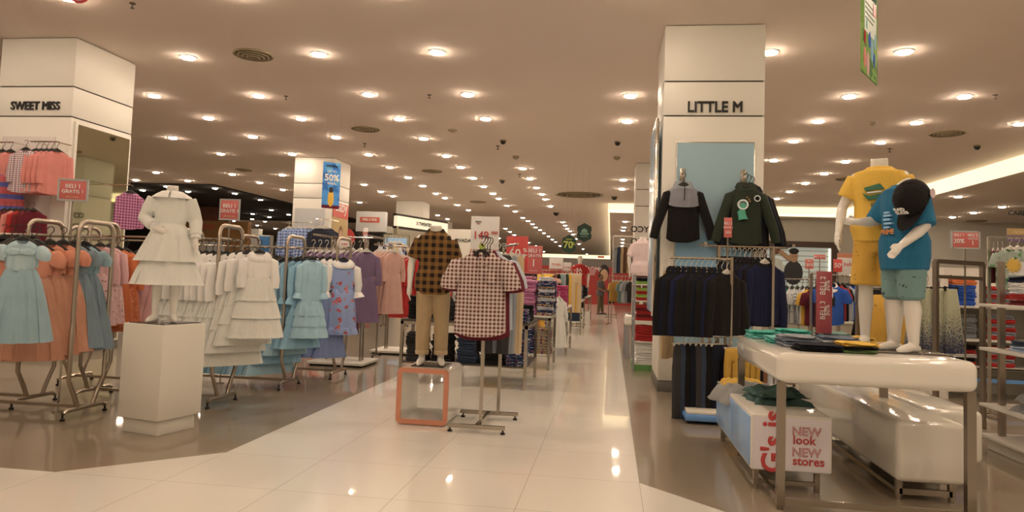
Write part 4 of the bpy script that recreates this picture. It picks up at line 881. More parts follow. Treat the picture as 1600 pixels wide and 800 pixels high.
# price sign boards
zt = lambda py, x, Y: AT(x, py, Y).z
def board(px0, px1, py0, py1, Y, mat, lines, label, **kw):
    """sign whose panel covers px0..px1 x py0..py1 at depth Y; text sizes and offsets are fractions of its height"""
    a, b = AT(px0, py1, Y), AT(px1, py0, Y); w_, h_ = b.x-a.x, b.z-AT(px1, py1, Y).z
    ln = [(s, sz*h_, dx*w_, dz*h_, m) for s, sz, dx, dz, m in lines]
    if kw.get('zb', 0) > .9 and 'pole' in kw: kw['zb'] = 0; kw['base'] = True
    return sign((a.x+b.x)/2, Y, (a.z+AT(px1, py1, Y).z)/2, w_, h_, kw.pop('rz', 0), mat, ln, label, **kw)
board(734, 781, 338, 410, 9.6, plain('sign_cream', '#dcc8b0', .4), [('149', .24, -.14, .58, INKR), ('.900', .10, .32, .64, INKR), ('DENIM', .045, -.24, .88, INKK), ('shirts', .035, -.24, .84, INKR)], 'tall white and red price board reading 149 behind the checked shirts', pole=.012, stripe=(0, .28, SALM), zb=.86)
board(790, 826, 369, 424, 11.4, RED, [('60', .34, -.10, .50, INKW), ('%', .16, .36, .60, INKW), ('ALL ITEMS', .06, .1, .1, INKW)], 'bright red board reading 60% right of the checked shirts', pole=.012, zb=1.0, base=False)
board(820, 848, 384, 428, 12.4, SALM, [('BELI 1', .19, .02, .82, INKW), ('GRATIS', .15, .02, .64, INKW), ('1', .36, .0, .38, INKW), ('s y a r a t', .07, 0, .12, INKW)], 'red board reading BELI 1 GRATIS 1 beside the 60% board', pole=.012, zb=1.0, base=False)
FRS = plain('frame_silver', '#a89c8c', .4)
board(95, 134, 281, 313, 6.3, SALM, [('BELI 1', .27, 0, .68, INKW), ('GRATIS 1', .24, 0, .42, INKW), ('pilihan tertentu', .09, 0, .16, plain('ink_gold', '#e0b070', .5))], 'salmon BELI 1 GRATIS sign in front of the tall mirror', pole=.010, frame=FRS, rz=.35, zb=1.72, base=False)
board(344, 374, 312, 343, 8.4, SALM, [('BELI 1', .27, 0, .68, INKW), ('GRATIS 1', .24, 0, .42, INKW), ('pilihan tertentu', .09, 0, .16, plain('ink_gold', '', .5))], 'salmon BELI 1 GRATIS sign above the cream dresses', pole=.010, frame=FRS, rz=.1, zb=1.5, base=False)
# ================================================================== RIGHT: boys department
def find(s): return [o for o in bpy.data.objects if str(o.get('label')).startswith(s)][0]
# jackets on the big column
def hook(px, py, label, Y=MY0):
    q = AT(px, py, 9.60); t = thing('wall_hook', label, 'wall hook', (q.x, MY0-.02, q.z))
    MB().bx(-.035, .035, -.02, 0, -.10, .08).build('plate', STEEL, t, bevel=.003); MB().tube([(0, -.02, .0), (0, -.20, .0), (0, -.24, .02)], .008, 6).build('arm', CHROME, t); return q
q = hook(1068, 270, 'steel wall hook behind the grey and black jacket'); q.y = 9.58
jk = G_('jacket', q, .05, BLK, 'black jacket with grey shoulder panel and hood on the blue column panel', m2=GRY, sc=1.28, v=1)
yk = MB(); torso(yk, .170, ZT, .245, 1.0, .082, amp=.002); yk.build('shoulder_panel', C_('cloth_ash', '#857b76'), jk, smooth=80); MB().bx(-.004, .004, -.096, -.080, -.30, -.15).build('zip', BLACK, jk)
q = hook(1165, 272, 'steel wall hook behind the dark green hoodie')
for i, (m, m2, lab) in enumerate([(OLI, OLI, 'dark green hoodie with a printed space dinosaur on the blue column panel'), (NAVY, NAVY, 'navy sweatshirt hanging just behind the dark green hoodie'), (BLK, BLK, 'black sweatshirt at the back of the green hoodie hook')]):
    o = G_('hoodie', (q.x+.0+.05*i, 9.56+.06*i, q.z-.0-.01*i), .05+.04*i, m, lab, m2=m2, sc=1.30+.03*i, v=i)
    if i == 0: hd = o
pr = plain('print_green', '#3c9a72', .6); prw = plain('print_white', '#d8d0c0', .6)
m = MB(); poly = [(-.04, -.47), (-.085, -.48), (-.09, -.44), (-.10, -.40), (-.075, -.37), (-.08, -.33), (-.055, -.31), (-.02, -.32), (-.01, -.36), (-.03, -.38), (-.02, -.43), (.0, -.47)]; m.prism(poly, -.108, -.070); m.build('printed_animal', pr, hd, smooth=0)
m = MB(); m.rings([[Vector((-.05+r*math.cos(a), y, -.325+r*math.sin(a))) for a in [k*PI/8 for k in range(16)]] for r, y in ((.052, -.080), (.052, -.112), (.038, -.112), (.038, -.080))]); m.build('printed_helmet', prw, hd, smooth=0)
m = MB().disc((0, 0, 0), .032, .006, 18); m.build('round_badge', prw, hd, loc=(.09, -.092, -.26), rot=(PI/2, 0, 0)); m = MB().disc((0, 0, 0), .022, .008, 18); m.build('badge_centre', BLK, hd, loc=(.09, -.092, -.26), rot=(PI/2, 0, 0))
for x, z in ((.01, -.27), (-.01, -.25), (.02, -.29)): MB().box((x, -.095, z), (.012, .008, .012)).build('printed_star', plain('print_orange', '#b8703a', .5), hd)
# racks by the big column
t = thing('clothes_rack', 'two-level steel rack on a blue base with dark jackets by the big column', 'clothes rack', (1.02, 8.0, 0), 0)
BLB = plain('base_blue', '#5a8cb8', .35)
zj = AT(1090, 404, 8.1).z; zp = AT(1100, 524, 8.0).z
MB().bx(-.22, .20, -.35, .35, .03, .10).build('base', BLB, t, bevel=.02); MB().bx(-.20, .18, -.33, .33, .10, .13).build('base_top', WHITEP, t, bevel=.01)
for x, y in ((-.18, -.3), (.16, -.3), (-.18, .3), (.16, .3)): MB().disc((x, y, 0), .02, .03).build('foot', BLACK, t)
for x in (-.02, .06): MB().bar((x, 0, .1), (x, 0, zp+.02), .03).build('post', STEEL, t)
MB().bar((.28, 0, .1), (.28, 0, zj+.02), .03).tube([(.28, 0, .11), (.06, 0, .11)], .02, 6).build('post', STEEL, t)
MB().tube([(-.38, 0, zj), (.28, 0, zj)], .014, 8).build('hanging_rail', CHROME, t); MB().tube([(-.26, -.02, zp), (.22, -.02, zp)], .014, 8).build('lower_rail', CHROME, t)
for i in range(11): G_('jacket', (.70+.055*i, 8.0, zj), .55+random.uniform(-.08, .08), [BLK, NAVY, BLK, NAVB, BLK, NAVY][i % 6], 'black or navy zip jacket in the row left of the big column post', 'dark jackets on the blue-based rack', v=i % 3, sc=1.15, hg=HW, m2=[BLK, NAVY][i % 2])
for i in range(8): G_('pants', (.80+.055*i, 7.98, zp), .45+random.uniform(-.1, .1), [CHAR, DENIM, BLK, NAVY][i % 4] if i else CHAR, 'dark trousers on the lower rail of the blue-based rack', 'dark trousers on the lower rail', v=i % 3, hg=HW, sc=.86 if i > 1 else .95)
q = AT(1045, 404, 9.2); t = thing('wall_hook', 'chrome hook arm holding khaki trousers at the left of the big column', 'wall hook', (q.x, q.y, q.z)); MB().tube([(-.0, -.03, -.004), (0, MY0-9.2, -.004), (.06, MY0-9.2+.01, -.004)], .008, 6).build('arm', CHROME, t)
G_('pants', q, 1.2, KHA, 'khaki trousers hanging at the left side of the big column', sc=1.25, hg=HW)
thing_ = base_rack(1.95, 8.5, .9, 0, AT(1170, 386, 8.5).z, 'tall steel rack with dark blue hooded tops in front of the big column', wd=.6)
zh = AT(1170, 388, 8.5).z
for i in range(9): G_('hoodie', (1.30+.056*i, 8.5, zh), .95-.06*i, [BLK, NAVB, BLK, BLK, NAVY, BLK, NAVB, BLK, NAVB][i], 'dark hooded top on the tall rack in front of the big column' if i not in (6, 8) else 'blue-sleeved hooded top at the right end of the tall rack', 'dark hooded tops on the tall rack' if i not in (6, 8) else 'blue-sleeved hooded tops', v=i % 3, sc=1.22, hg=HW, m2=BLK)
board(1131, 1144, 340, 371, 8.0, SALM, [('BELI 2', .16, 0, .7, INKW), ('GRATIS 1', .12, 0, .5, INKW), ('20%', .16, 0, .25, INKW)], 'small upright salmon sign between the jackets and the hoodies', pole=.010, zb=zj, base=False)
for i in range(5): G_('pants', AT(1143+i*9, 534, 7.9+.05*i), .4, MUS, 'mustard trousers hanging behind the big white table', 'mustard trousers behind the white table', v=i % 3, hg=HW, sc=.62)
for i in range(4): G_('pants', AT(1188+i*7, 534, 8.15), .4, [DENIM, NAVY, C_('cloth_rust', '#8a5630'), LGR][i], ['denim trousers right of the mustard ones', 'navy trousers right of the mustard ones', 'rust trousers hanging behind the white table', 'light grey trousers hanging behind the white table'][i], v=i % 3, hg=HW, sc=.62)
pipe_rack((1.25, 8.05), (2.3, 8.05), 'low steel rail of mustard trousers behind the white table', .90, feet=True)

# big white table with rounded corners
TZ = 1.02; X0, X1, Y0_, Y1_ = 1.10, 2.33, 4.90, 6.45
t = thing('display_table', 'big glossy white table with rounded corners and steel legs at the front right', 'table', (0, 0, 0), 0)
MB().bx(X0, X1, Y0_, Y1_, TZ-.20, TZ).build('tabletop', WHITEG, t, bevel=.055, segs=5, smooth=50)
for x in (X0+.035, X1-.04):
    for y in (Y0_+.05, Y1_-.05): MB().bar((x, y, .03), (x, y, TZ-.19), .05 if x < 2 else .055, .05).disc((x, y, 0), .022, .03).build('leg', plain('leg_steel', '', .3, 1, raw=(.30, .26, .22)), t)
MB().bar((X0+.03, Y0_+.05, .055), (X1-.03, Y0_+.05, .055), .03, .04).bar((X0+.035, Y0_+.05, .055), (X0+.035, Y1_-.05, .055), .03, .04).build('floor_rail', STEEL, t)
MB().bx(X0-.002, X0+.0, Y1_-.32, Y1_-.24, TZ-.10, TZ-.04).build('sticker', plain('sticker_grey', '#a89c90', .5), t)
t = thing('mannequin_stand_plate', 'dark glass plate under the two boy mannequins on the white table', 'stand plate', (1.98, 5.50, TZ))
MB().bx(-.30, .34, -.26, .36, 0, .008).build('plate', plain('smoky_glass', '', .08, raw=(.10, .09, .08)), t, bevel=.002)
# benches below
t = thing('display_bench', 'white bench with blue side panels and red lettering NEW look NEW stores', 'bench', (0, 0, 0))
bx0, bx1, by0, by1 = 1.02, 1.57, 5.33, 7.0; bz0, bz1 = .15, .545
MB().bx(bx0, bx1, by0, by1, bz0, bz1).build('body', WHITEG, t, bevel=.012, segs=3)
for a, b in ((by0+.03, 6.1), (6.13, by1-.03)): MB().bx(bx0-.006, bx0+.002, a, b, bz0+.02, bz1-.03).build('side_panel', plain('side_panel_blue', '#7f9fb8', .3), t, bevel=.004)
for y in (by0+.08, by1-.08):
    for x in (bx0+.05, bx1-.08): MB().bar((x, y, .03), (x, y, bz0), .035).disc((x, y, 0), .02, .03).build('leg', STEEL, t)
    MB().bar((bx0+.03, y, .055), (bx1-.08, y, .055), .03).build('floor_bar', STEEL, t)
PRW = plain('decal_pink_white', '#e0c8c0', .4)
MB().bx(bx0+.012, bx1-.012, by0-.003, by0, bz0+.01, bz1-.02).build('front_decal', PRW, t, smooth=0)
ry = by0-.006; cx_ = (bx0+bx1)/2
text('NEW', .085, INKR, t, (cx_+.10, ry, .435), ext=.0012, outline=True); text('look', .085, INKR, t, (cx_+.085, ry, .375), bold=.02, ext=.0012)
text('NEW', .085, INKR, t, (cx_+.10, ry, .290), ext=.0012, outline=True); text('stores', .085, INKR, t, (cx_+.115, ry, .230), bold=.02, ext=.0012)
text("G's is", .20, INKR, t, (cx_-.125, ry, .355), (0, -PI/2, 0), ext=.0012, bold=.03)
t = thing('display_bench', 'long glossy white bench with rounded ends under the white table', 'bench', (0, 0, 0))
g0, g1 = G(1405, 788), G(1535, 800); 
zt2, zb2, xr2, xl2 = AT(1450, 660, 5.3).z, AT(1450, 757, 5.3).z, AT(1512, 700, 5.3).x, AT(1401, 700, 5.3).x
MB().bx(xl2, xr2, 5.30, 7.9, zb2, zt2).build('body', WHITEG, t, bevel=.04, segs=4, smooth=50)
for y in (5.4, 7.5):
    for x in (xl2+.05, xr2-.06): MB().bar((x, y, .03), (x, y, zb2+.01), .04).disc((x, y, 0), .02, .03).build('leg', STEEL, t)
    MB().bar((xl2+.05, y, .06), (xr2-.06, y, .06), .04).build('floor_bar', STEEL, t)
MB().bar((xl2+.05, 5.4, .06), (xl2+.05, 7.5, .06), .03).build('floor_bar', STEEL, t)
t = thing('display_bench', 'second white rounded bench behind the right leg of the white table', 'bench', (0, 0, 0))
MB().bx(2.36, AT(1538, 700, 5.75).x, 5.75, 7.3, .20, .58).build('body', WHITEG, t, bevel=.04, segs=4, smooth=50); MB().bx(2.42, 2.52, 5.9, 7.1, 0, .21).build('plinth', GREYP, t)
# clothes on the bench
def drape(x, y, z, w_, d_, h_, rz, m, label, name='folded_trousers', v=0, over=None):
    rnd = random.Random(v); q = MB(); nx, ny = 22, 16; top = []; 
    for i in range(nx+1):
        for j in range(ny+1):
            u, vv = i/nx*2-1, j/ny*2-1; e = max(0, 1-abs(u)**6)*max(0, 1-abs(vv)**6)
            zz = h_*(.55+.30*math.sin(u*5+vv*3+v)+.22*math.sin(vv*9+v*2+u*2)+.12*math.sin(u*14+v))*e**.5
            px_ = u*w_/2*(1+.06*math.sin(vv*6+v)); py_ = vv*d_/2*(1+.08*math.sin(u*5+v*3))
            zz = max(.002, zz)
            if over and u < over: zz -= (over-u)*.22
            q.v.append((px_, py_, zz))
    for i in range(nx):
        for j in range(ny): a = i*(ny+1)+j; q.f.append((a, a+ny+1, a+ny+2, a+1))
    k = len(q.v); q.v += [(vx, vy, vz-.006 if over and vx < over*w_/2 else min(vz-.004, 0.0)) for vx, vy, vz in q.v[:k]]
    q.f += [(a+k, d+k, c+k, b+k) for a, b, c, d in list(q.f)]
    bd = [i*(ny+1) for i in range(nx+1)]+[nx*(ny+1)+j for j in range(1, ny+1)]+[i*(ny+1)+ny for i in range(nx-1, -1, -1)]+[j for j in range(ny-1, 0, -1)]
    for a, b in zip(bd, bd[1:]+bd[:1]): q.f.append((a, b, b+k, a+k))
    o = q.build(name, m, None, (x, y, z), (0, 0, rz), smooth=80); return tag(o, label, 'clothes')
drape(1.32, 5.95, bz1, .42, .48, .07, .1, DGR, 'dark green jeans lying folded on the lettered bench', v=1); drape(1.31, 5.93, bz1+.06, .38, .40, .06, .2, DGR, 'second dark green jeans on top of the green pair on the bench', v=3)
drape(1.16, 6.45, bz1, .50, .40, .07, .35, C_('cloth_stone', '#8e8272'), 'grey-brown trousers draped over the left edge of the lettered bench', v=5, over=-.6); drape(1.22, 6.85, bz1, .36, .26, .06, .0, MUS, 'mustard trousers folded at the far end of the lettered bench', v=6)
# folded clothes on the table
def lay(px0, px1, py, z, n, m, label, d=.28, h=.028, rz=0, name='folded_shirt', same=True):
    a, b = G(px0, py, z), G(px1, py, z); return pile((a.x+b.x)/2, (a.y+b.y)/2, z, n, m, label, w=b.x-a.x, d=d, h=h, rz=rz, name=name)
MINT = C_('cloth_mint', '#2c9a7c'); MINT2 = C_('cloth_mint_pale', '#6ab8a0')
pile(1.27, 6.22, TZ, 2, [MINT2, MINT], 'mint green t-shirt folded at the far left corner of the white table', w=.26, d=.26, h=.03); pile(1.52, 6.25, TZ, 3, [MINT, MINT2, MINT], 'mint green t-shirt in the second mint pile', w=.26, d=.26, h=.026)
pile(1.34, 5.80, TZ, 2, [MINT, MINT2], 'mint green t-shirt behind the grey shorts', w=.27, d=.25, h=.024); pile(1.36, 5.50, TZ, 3, [GRY, C_('cloth_slate', '#6a6e74'), GRY], 'slate grey shorts folded along the left edge of the white table', w=.27, d=.25, h=.026, name='folded_shorts')
pile(1.42, 5.20, TZ, 2, [BLK, NAVY], 'black shirt folded nearest the front left of the white table', w=.30, d=.25, h=.024); pile(1.66, 5.56, TZ, 3, [GRY, LGR, C_('cloth_slate', '')], 'grey shorts with pink tag in the middle of the white table', w=.26, d=.25, h=.026, name='folded_shorts')
pile(1.68, 5.22, TZ, 3, [C_('cloth_leaf', '#5c7034'), BLK, YEL], 'green, black or yellow printed shirt folded at the front of the white table', 'printed shirts at the front of the table', w=.25, d=.25, h=.022); pile(1.83, 6.1, TZ, 2, [LGR, C_('cloth_slate', '')], 'pale grey shirt folded behind the red sign stand', w=.26, d=.22, h=.024)
pile(1.93, 5.98, TZ, 2, [YEL, MUS], 'yellow shirt folded beside the sage pile', w=.26, d=.22, h=.03); pile(1.72, 5.86, TZ, 4, SAGE, 'sage green shorts in the neat pile by the mannequin feet', w=.22, d=.26, h=.022, name='folded_shorts')
# acrylic sign
q0 = AT(1287, 526, 5.62); a_ = AT(1287, 424, 5.62)
t = thing('sign_holder', 'tall narrow red sign in a clear stand on the white table', 'sign', (q0.x, 5.62, TZ+.075), .12)
hh = a_.z-(TZ+.075); MB().bx(-.058, .058, -.006, .006, .02, hh).build('panel', plain('sign_rose', '#a83c40', .3), t, bevel=.002)
GLS, nt, b = base('clear_acrylic'); b.inputs['Base Color'].default_value = (.9, .9, .88, 1); b.inputs['Transmission Weight'].default_value = 1; b.inputs['Roughness'].default_value = .05; b.inputs['IOR'].default_value = 1.15
MB().bx(-.064, .064, .007, .010, .0, hh+.01).bx(-.064, .064, -.06, .06, 0, .004).build('acrylic_stand', GLS, t)
text('BELI 2', .055, INKW, t, (-.012, -.010, hh*.78), (0, -PI/2, 0)); text('30%', .05, INKW, t, (.022, -.010, hh*.78), (0, -PI/2, 0)); text('BELI 3', .055, INKW, t, (-.012, -.010, hh*.40), (0, -PI/2, 0)); text('50%', .05, INKW, t, (.022, -.010, hh*.40), (0, -PI/2, 0))

# two boy mannequins on the table
h = 1.60
def kid_legs(s=0): return [((-.05, 0, .50), (-.055, -.006, .27), (-.058, .0, .05), (-.066, -.1, 0)), ((.05, 0, .50), (.053, -.004, .27), (.054, .01, .05), (.062, -.1, 0))]
pY = G(1395, 536, TZ); 
ya = {-1: arm(-1, (-.160, .0, .655), (-.165, -.075, .535), (0, -.25, -1), (.3, -1, 0), .5), 1: arm(1, (.150, .02, .645), (.150, -.02, .51), (0, -.2, -1), (-.2, -1, 0), .4)}
YM = thing('boy_mannequin', 'headless white boy mannequin in yellow crocodile t-shirt and yellow shorts, rear of the pair', 'mannequin', (1.99, 5.66, TZ+.009), -.45)
node('body', body_mb(h, ya, kid_legs(), wide=.98).mesh('b', remesh=.0055, sm=3), MANN, YM)
node('t_shirt', shell_top(h, ya, .66, z0=.49, grow=.012, hemw=.98, wide=1.05, rad=.043, amp=.003).mesh('b', remesh=.009, sm=3), YEL, YM)
SHY = floral('shorts_yellow_print', '#d8981c', ['#8a6a1c', '#a87c18'], 22, .16); SHG = floral('shorts_sage_print', '#6c8678', ['#2a3430', '#44544c'], 15, .17)
node('shorts', shell_legs(h, kid_legs(), .93, zt=.58, rad=.060).mesh('b', remesh=.009, sm=3), SHY, YM)
def croc(par, y):
    CR = plain('print_croc', '#2c6a44', .6)
    zs = .70*h
    m = MB(); m.prism([(-.09, zs+.06), (.02, zs+.09), (.05, zs+.05), (-.02, zs+.045), (-.075, zs+.035)], y-.012, y+.02); m.prism([(-.10, zs+.02), (-.05, zs+.0), (.05, zs+.02), (.06, zs-.02), (-.06, zs-.03)], y-.012, y+.02)
    m.prism([(-.04, zs-.06), (.06, zs-.03), (.07, zs-.14), (-.03, zs-.15)], y-.010, y+.02); m.prism([(-.09, zs-.17), (-.03, zs-.15), (.08, zs-.16), (.06, zs-.21), (-.07, zs-.21)], y-.012, y+.02)
    m.build('printed_crocodile', CR, par, smooth=0)
    MB().prism([(-.07, zs+.028), (.03, zs+.036), (.03, zs+.026), (-.06, zs+.018)], y-.014, y).build('printed_teeth', prw, par, smooth=0); MB().prism([(-.03, zs-.06), (.04, zs-.05), (.03, zs-.12), (-.03, zs-.12)], y-.014, y).build('printed_mouth', plain('print_tongue', '#b8603c', .6), par, smooth=0)
croc(YM, -.137)
for s in (-1, 1): MB().tube([(.0, -.118, .585*h), (s*.02, -.128, .55*h), (s*.012, -.13, .50*h)], .006, 6).build('drawstring', BLK, YM)
ta = {-1: arm(-1, (-.145, -.05, .665), (-.12, -.185, .655), (.1, -1, 0), (0, 0, 1), .4), 1: arm(1, (.150, -.015, .625), (.125, -.125, .53), (-.1, -.75, -.75), (-.3, -.5, .6), .35)}
TM = thing('boy_mannequin', 'headless white boy mannequin in teal t-shirt and sage shorts under the black cap', 'mannequin', (2.05, 5.36, TZ+.009), -1.2)
hT = 1.39
node('body', body_mb(hT, ta, kid_legs(), wide=1.2, nk=.855).mesh('b', remesh=.0055, sm=3), MANN, TM)
node('t_shirt', shell_top(hT, ta, .98, z0=.41, grow=.016, hemw=1.04, wide=1.08, rad=.047, amp=.003).mesh('b', remesh=.009, sm=3), TEAL, TM)
node('shorts', shell_legs(hT, kid_legs(), 1.06, zt=.56, rad=.066).mesh('b', remesh=.009, sm=3), SHG, TM)
m = MB()
for k, (z, x, w_) in enumerate(((.70, -.01, .05), (.685, -.005, .07), (.665, -.01, .065), (.645, -.0, .07), (.625, -.01, .05))): m.bx(x-w_/2, x+w_/2, -.140, -.110, z*hT-.007, z*hT+.007)
m.build('shirt_print', plain('print_pale_blue', '#88b0c0', .6), TM, smooth=0)
text('PRIME', .05, plain('ink_orange', '#e08030', .5), TM, (0, -.142, .60*hT), name='shirt_print', bold=.02)
# cap
cq = AT(1419, 304, 5.14)+Vector((.059, .029, -.047))
cp = thing('baseball_cap', 'black cap with white lettering worn over the neck of the teal mannequin', 'cap', cq, -1.12, sc=1.05)
m = MB(); m.rings([[Vector((r*.100*math.cos(2*PI*j/24), r*.125*math.sin(2*PI*j/24), z)) for j in range(24)] for r, z in ((1.0, 0), (1.03, .03), (1.0, .07), (.86, .11), (.6, .138), (.3, .15), (.05, .153))]); 
capm = m.build('crown', BLK, cp, rot=(.95, 0, 0)); 
m = MB(); br = []
for r0, z in ((1, .0), (1, -.006)):
    pts = [Vector((.098*math.cos(a), -.118*math.sin(a), z+.004)) for a in [PI*k/12 for k in range(13)]]; pts += [Vector((.095*math.cos(a)*1.02, -.118*math.sin(a)-.105*math.sin(a)**.7 if math.sin(a) > 1e-6 else 0, z-.02*math.sin(a))) for a in [PI*k/12 for k in range(12, -1, -1)]]
    br.append(pts)
m.rings(br); m.build('visor', BLK, cp, rot=(.95, 0, 0))
MB().sphere((0, 0, 0), (.010, .010, .006)).build('button', BLK, cp, loc=(0, -.104, .112))
text('BAD', .040, INKW, capm, (0, -.128, .075), name='cap_lettering', bold=.03); text('RULES', .034, INKW, capm, (0, -.129, .045), name='cap_lettering', bold=.03)
MB().disc((0, 0, 0), .032, .004, 18).build('price_disc', plain('disc_pink', '#d8b0a4', .5), cp, loc=(.10, .03, .05), rot=(0, PI/2, .3))

# tall steel frames with ombre skirts, behind the mannequins
def uframe(p0, p1, z, label, w=.045, mid=None):
    p0, p1 = Vector((p0[0], p0[1], 0)), Vector((p1[0], p1[1], 0)); d = p1-p0; ln = d.length
    t = thing('steel_frame', label, 'clothes rack', p0, math.atan2(d.y, d.x)); br_ = plain('frame_brown_steel', '', .35, 1, raw=(.42, .36, .30))
    for x in (0, ln): MB().bar((x, 0, 0), (x, 0, z), w).build('post', br_, t)
    MB().bar((0, 0, z), (ln, 0, z), w).build('top_bar', br_, t)
    if mid: MB().bar((0, 0, mid), (ln, 0, mid), w*.8).build('cross_bar', br_, t)
    return t
f0, f1 = AT(1462, 408, 8.0), AT(1535, 414, 8.4)
uframe((f0.x, 8.0), (f1.x, 8.4), f0.z, 'brown steel frame holding the ombre skirts right of the mannequins', mid=AT(1462, 432, 8.0).z)
f2, f3 = AT(1341, 412, 9.4), AT(1402, 416, 9.6)
uframe((f2.x, 9.4), (f3.x, 9.6), f2.z, 'brown steel frame left of the yellow mannequin with black shorts', mid=AT(1341, 430, 9.4).z)
OMB = ombre('cloth_ombre', '#b4a87c', '#34344c')
for i, px in enumerate([1432, 1449, 1468, 1486]): G_('skirt', AT(px, 430, 8.3), .9-.1*i, OMB, 'cream to navy ombre skirt hanging right of the mannequins', 'ombre skirts', v=i % 3, hg=HB).scale = (.85, .8, 1.35)
G_('skirt', AT(1362, 436, 9.7), .3, BLK, 'black shorts skirt hanging left of the yellow mannequin', sc=1.2); G_('shorts', AT(1388, 440, 9.3), .2, SHY, 'yellow printed shorts hanging behind the mannequin shins', sc=1.5)
# rails of t-shirts behind the table
pA, pB = AT(1222, 436, 11.0), AT(1276, 437, 10.0); pC, pD = AT(1268, 446, 9.6), AT(1342, 432, 10.6)
pipe_rack((pA.x, pA.y), (pB.x, pB.y), 'chrome rail of blue and white t-shirts behind the white table', pA.z); pipe_rack((pC.x, pC.y), (pD.x, pD.y), 'chrome rail of yellow, blue and navy shirts behind the red sign', pD.z)
tees = [(1214, BLU, 'blue t-shirt with red print at the left end of the t-shirt rail'), (1221, BLU, 'blue t-shirt second on the t-shirt rail'), (1229, GRN, 'green t-shirt between the blue and white ones'), (1238, FWHT, 'white patterned t-shirt left on the rail'), (1246, FWHT, 'white patterned t-shirt second in the white group'), (1254, stripes('stripe_white_grey', '#d8ccbc', '#8a8078', .02, 0), 'white and grey striped t-shirt on the rail'), (1261, WHT, 'white t-shirt beside the yellow one'), (1268, YEL, 'yellow t-shirt left of the red sign stand'), (1274, MAR, 'maroon t-shirt just left of the red sign stand')]
for i, (px, m, lab) in enumerate(tees): q = AT(px, 443, 10.6-.08*i); q.z = pA.z; G_('tee', q, .9 if i < 7 else .5, m, lab, v=i % 3, sc=.98)
for i, (px, m, lab, rz) in enumerate([(1298, BLU, 'blue polo shirt with white collar facing front right of the red sign', .1), (1307, RED and REDC, 'red shirt edge behind the blue polo', .5), (1316, NAVY, 'navy t-shirt right of the blue polo', .8), (1323, C_('cloth_white_navy', '#b8b4ac'), 'grey-white t-shirt right of the navy one', .8), (1330, BLU, 'blue t-shirt with white trim at the right end of the rail', .7), (1337, NAVB, 'dark blue t-shirt last before the steel frame', .8)]):
    q = AT(px, 447, 9.7+.14*i); q.z = pD.z; G_('tee', q, rz, m, lab, v=i % 3, sc=1.02 if i == 0 else .95)
o = find('blue polo'); node('collar', collar_me(.175), WHT, o); MB().bx(-.03, .03, -.062, -.056, -.40, -.28).build('price_tag', BLACK, o); MB().bx(-.004, .004, -.062, -.058, -.30, -.16).build('tag_string', INKW, o)

# shelf units with folded clothes at the right edge
def unit(x0, x1, y0, y1, zs, ztop, label, frame=True, post='frame_brown_steel'):
    t = thing('shelf_unit', label, 'shelf', ((x0+x1)/2, (y0+y1)/2, 0)); a, b = (x1-x0)/2, (y1-y0)/2
    for z in zs: MB().bx(-a, a, -b, b, z-.028, z).build('shelf', SHELFW, t, bevel=.004)
    for x in (-a+.14, a-.1):
        for y in (-b+.12, b-.12): MB().bar((x, y, .02), (x, y, ztop), .05).build('post', plain(post, '', .35, 1, raw=(.42, .36, .30)), t)
    MB().bar((-a+.14, -b+.12, ztop), (a-.1, -b+.12, ztop), .05).bar((-a+.14, -b+.12, ztop-.3), (a-.1, -b+.12, ztop-.3), .04).build('top_frame', plain(post, ''), t)
    MB().bx(-a+.05, a-.03, -b+.05, b-.05, 0, .12).build('base', WHITEP, t, bevel=.01); return t, a, b
sz = [.14, AT(1525, 628, 7.4).z, AT(1516, 541, 7.4).z, AT(1529, 474, 7.4).z]
ux0 = AT(1529, 478, 7.4).x
ut, a, b = unit(ux0, ux0+1.5, 5.9, 7.4, sz, AT(1560, 408, 7.2).z, 'white shelf unit with brown steel frame full of folded clothes at the right edge')
MB().bx(-a+.2, a-.1, b-.14, b-.12, AT(1580, 426, 7.25).z-.02, AT(1580, 405, 7.25).z-.02).build('sun_panel', plain('panel_white', '#d8c8b4', .5), ut)
sp = MB(); zc_ = AT(1583, 413, 7.25).z-.01; xc_ = AT(1584, 413, 7.25).x-(ux0+.75)
star = []
for k in range(24): r = .075 if k % 2 == 0 else .05; star.append((xc_+r*math.cos(k*PI/12), zc_+r*math.sin(k*PI/12)))
sp.prism(star, b-.15, b-.141); sp.build('sun_print', plain('print_sun', '#d8a01c', .5), ut, smooth=0)
FOLD = [(NAVB, 'dark blue sweatshirt with white lettered band on the top shelf'), (WHT, 'white jumper second under the lettered sweatshirt'), (FWHT, 'white patterned shirt under the white jumper'), (REDC, 'red t-shirt third from the top on the shelf unit'), (DRED, 'dark red t-shirt at the bottom of the top shelf pile'), ]
zz = sz[3]; sx = ux0+.26
for i, (m, lab) in enumerate(reversed(FOLD)):
    o = node('folded_shirt', fold_me(.34, .32, .05, i % 4), m, None, (sx, 6.95, zz), (0, 0, random.uniform(-.1, .1)+(.25 if i == 4 else 0))); tag(o, lab, 'folded clothes', 'shirts folded on the top shelf'); zz += .052
band = MB().bx(-.12, .10, -.162, -.150, .012, .045).build('lettered_band', INKW, o, smooth=0); text('VICE', .045, INKR, o, (-.01, -.166, .028), bold=.03)
pile(ux0+.40, 6.45, sz[3], 3, [stripes('stripe_yellow', '#d89a24', '#e8c070', .014, 2)], 'yellow striped t-shirt at the right of the top shelf', w=.3, d=.3, h=.05); pile(ux0+.80, 7.0, sz[3], 4, [DRED, NAVY], 'dark folded shirt at the far right of the top shelf', w=.3, d=.3, h=.05)
